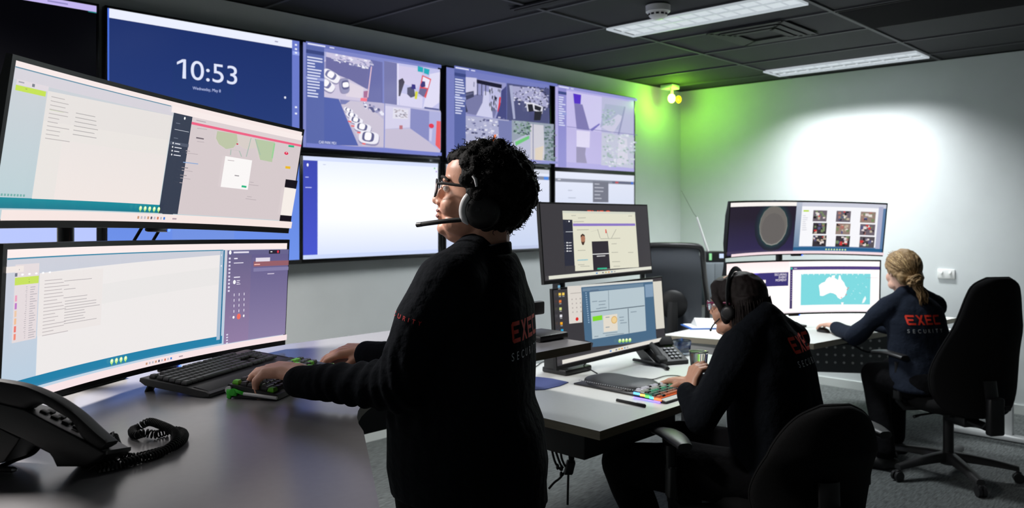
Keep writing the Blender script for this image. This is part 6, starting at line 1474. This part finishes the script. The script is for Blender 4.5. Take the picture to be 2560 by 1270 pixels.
b = MB(); rings = []
for z, g_ in ((-.02, 1.06), (.02, 1.0), (.05, .98), (.055, .93), (.02, .90)):
    rings.append([sh+UP*(.075+z)+f*(.054*g_*math.cos(a)-.004)+l*.056*g_*math.sin(a) for a in [2*PI*k/24 for k in range(24)]])
b.loft(rings, cap=False); link('collar', b.mesh('collar'), M['navy3'], J3, 180, origin=O3)
b = MB(); b.loft(torso_rings([tsec(-.16, .15, .155, .18), tsec(.0, .14, .145, .178), tsec(.1, .13, .13, .17)], f, l))
for h_, k_, a_, t_ in legs3: leg(b, h_, k_, a_+UP*.02, t_, (.095, .078, .062), False)
cloth(b, 'trousers', M['trouser'], P3, O3, .010, 3, wob(.005, 9, 6))
for h_, k_, a_, t_ in legs3: shoe(P3, a_, t_, O3)
face_parts(P3, Mx3, M['iris'], M['lip'], mat('eyebrow_blonde', rgb(120, 92, 60), .8), O3)
words_on(P3, J3, O3, B3-f*.1+UP*.865+l*.03, -l, UP, f, .20)
# blonde hair drawn back into a low twisted bun with a loose tail
b = MB(); R3 = Mx3.to_3x3(); b.sph(Mx3 @ V((-.020, 0, .030)), (.101, .086, .093), R3, 24, 16); b.sph(Mx3 @ V((-.058, 0, -.028)), (.060, .078, .072), R3, 20, 14); b.sph(Mx3 @ V((.045, 0, .065)), (.05, .064, .042), R3)
for sy in (-1, 1): b.cap_chain([Mx3 @ V((.06, sy*.05, .05)), Mx3 @ V((.03, sy*.076, .02)), Mx3 @ V((-.03, sy*.080, -.005)), Mx3 @ V((-.08, sy*.05, -.05))], [.016, .015, .020, .028], 10)
me = fuse(b, 'hair', .005, 3, .5, wob(.003, 60, 7)); nb_ = MB(); nb_.bm.from_mesh(me)
for i in range(420):    # strands combed back to the knot
    a = r.uniform(-1, 1); z0 = r.uniform(.0, .115); s0 = V((.05*r.uniform(-.5, 1), math.copysign(.085*abs(a)**.6, a)*(1-.35*max(0, z0-.06)/.06), z0)); e_ = V((-.118, .0+a*.02, -.055)); m_ = s0*.5+e_*.5; m_ = V((m_.x-.015, m_.y*1.15, m_.z+.028))
    pts = []
    for j in range(9):
        t_ = j/8; p = s0*(1-t_)**2+m_*2*t_*(1-t_)+e_*t_*t_; q = p-V((-.022, 0, .02)); k_ = ((q.x/.106)**2+(q.y/.092)**2+(q.z/.098)**2)**.5
        if k_ < 1: p = V((-.022, 0, .02))+q/k_
        pts.append(Mx3 @ p)
    nb_.tube(pts, [.0006]+[r.uniform(.0010, .0024)]*7+[.001], 4)
hm = bpy.data.meshes.new('hair'); nb_.bm.to_mesh(hm); nb_.bm.free(); hm.materials.append(M['hair3']); hm.materials.append(mat('hair_blonde_light', rgb(206, 176, 126), .4, spec=.4)); hm.materials.append(mat('hair_blonde_dark', rgb(104, 78, 48), .5, spec=.3))
nf = len(me.polygons)
for k, p in enumerate(hm.polygons):
    if k >= nf: p.material_index = (0, 1, 2, 0, 2)[((k-nf)//34) % 5]
H3 = link('hair', hm, None, P3, 180, origin=O3)
b = MB(); kc_ = V((-.124, .004, -.068))
for i in range(48):
    ph = r.uniform(0, 6.28); rr_ = r.uniform(.018, .043); tilt = Euler((r.uniform(-.8, .8), r.uniform(-.8, .8), r.uniform(0, 6))).to_matrix(); ln = r.uniform(2.2, 4.6)
    b.tube([Mx3 @ (kc_+tilt @ V((rr_*math.cos(ph+ln*j/10), rr_*math.sin(ph+ln*j/10), .012*math.sin(j)*.6))) for j in range(11)], [.002]+[.0062]*9+[.002], 6)
for i in range(46):
    q = kc_+V((r.uniform(-.02, .01), r.uniform(-.028, .022), r.uniform(-.03, 0))); sw = r.uniform(0, 6.28); ln = r.uniform(.08, .13)
    b.tube([Mx3 @ (q+V((-.016*math.sin(j/9*2.5)+.004*math.sin(sw+j*.9), -.034*j/9+.005*math.sin(sw+j*1.1), -ln*j/9))) for j in range(10)], [.004]*7+[.003, .002, .0006], 5)
b.build('bun', M['hair3'], H3, smooth=180, origin=O3)
q = Lw+fw3*.12; t = thing('computer_mouse', 'small dark mouse under the hand of the blonde woman', 'mouse', V((q.x, q.y, DZ3)), math.atan2(fw3.y, fw3.x))
b = MB(); b.sph((0, 0, .004), (.052, .03, .026), None, 20, 12); mo = b.build('shell', M['black'], t, smooth=180)
for v in mo.data.vertices: v.co.z = max(.001, v.co.z)
# ------------------------------------------------------------------ what repeats carries its group
for o in S.objects:
    c = o.get('category')
    if o.parent is None and c and not o.get('group'):
        if c == 'television': o['group'] = 'televisions on the left wall'
        elif c == 'monitor': o['group'] = 'stacked desk monitors'
        elif c == 'chair' and 'mesh' not in o['label']: o['group'] = 'black office chairs'
        elif c == 'keyboard': o['group'] = 'keyboards on the desks'
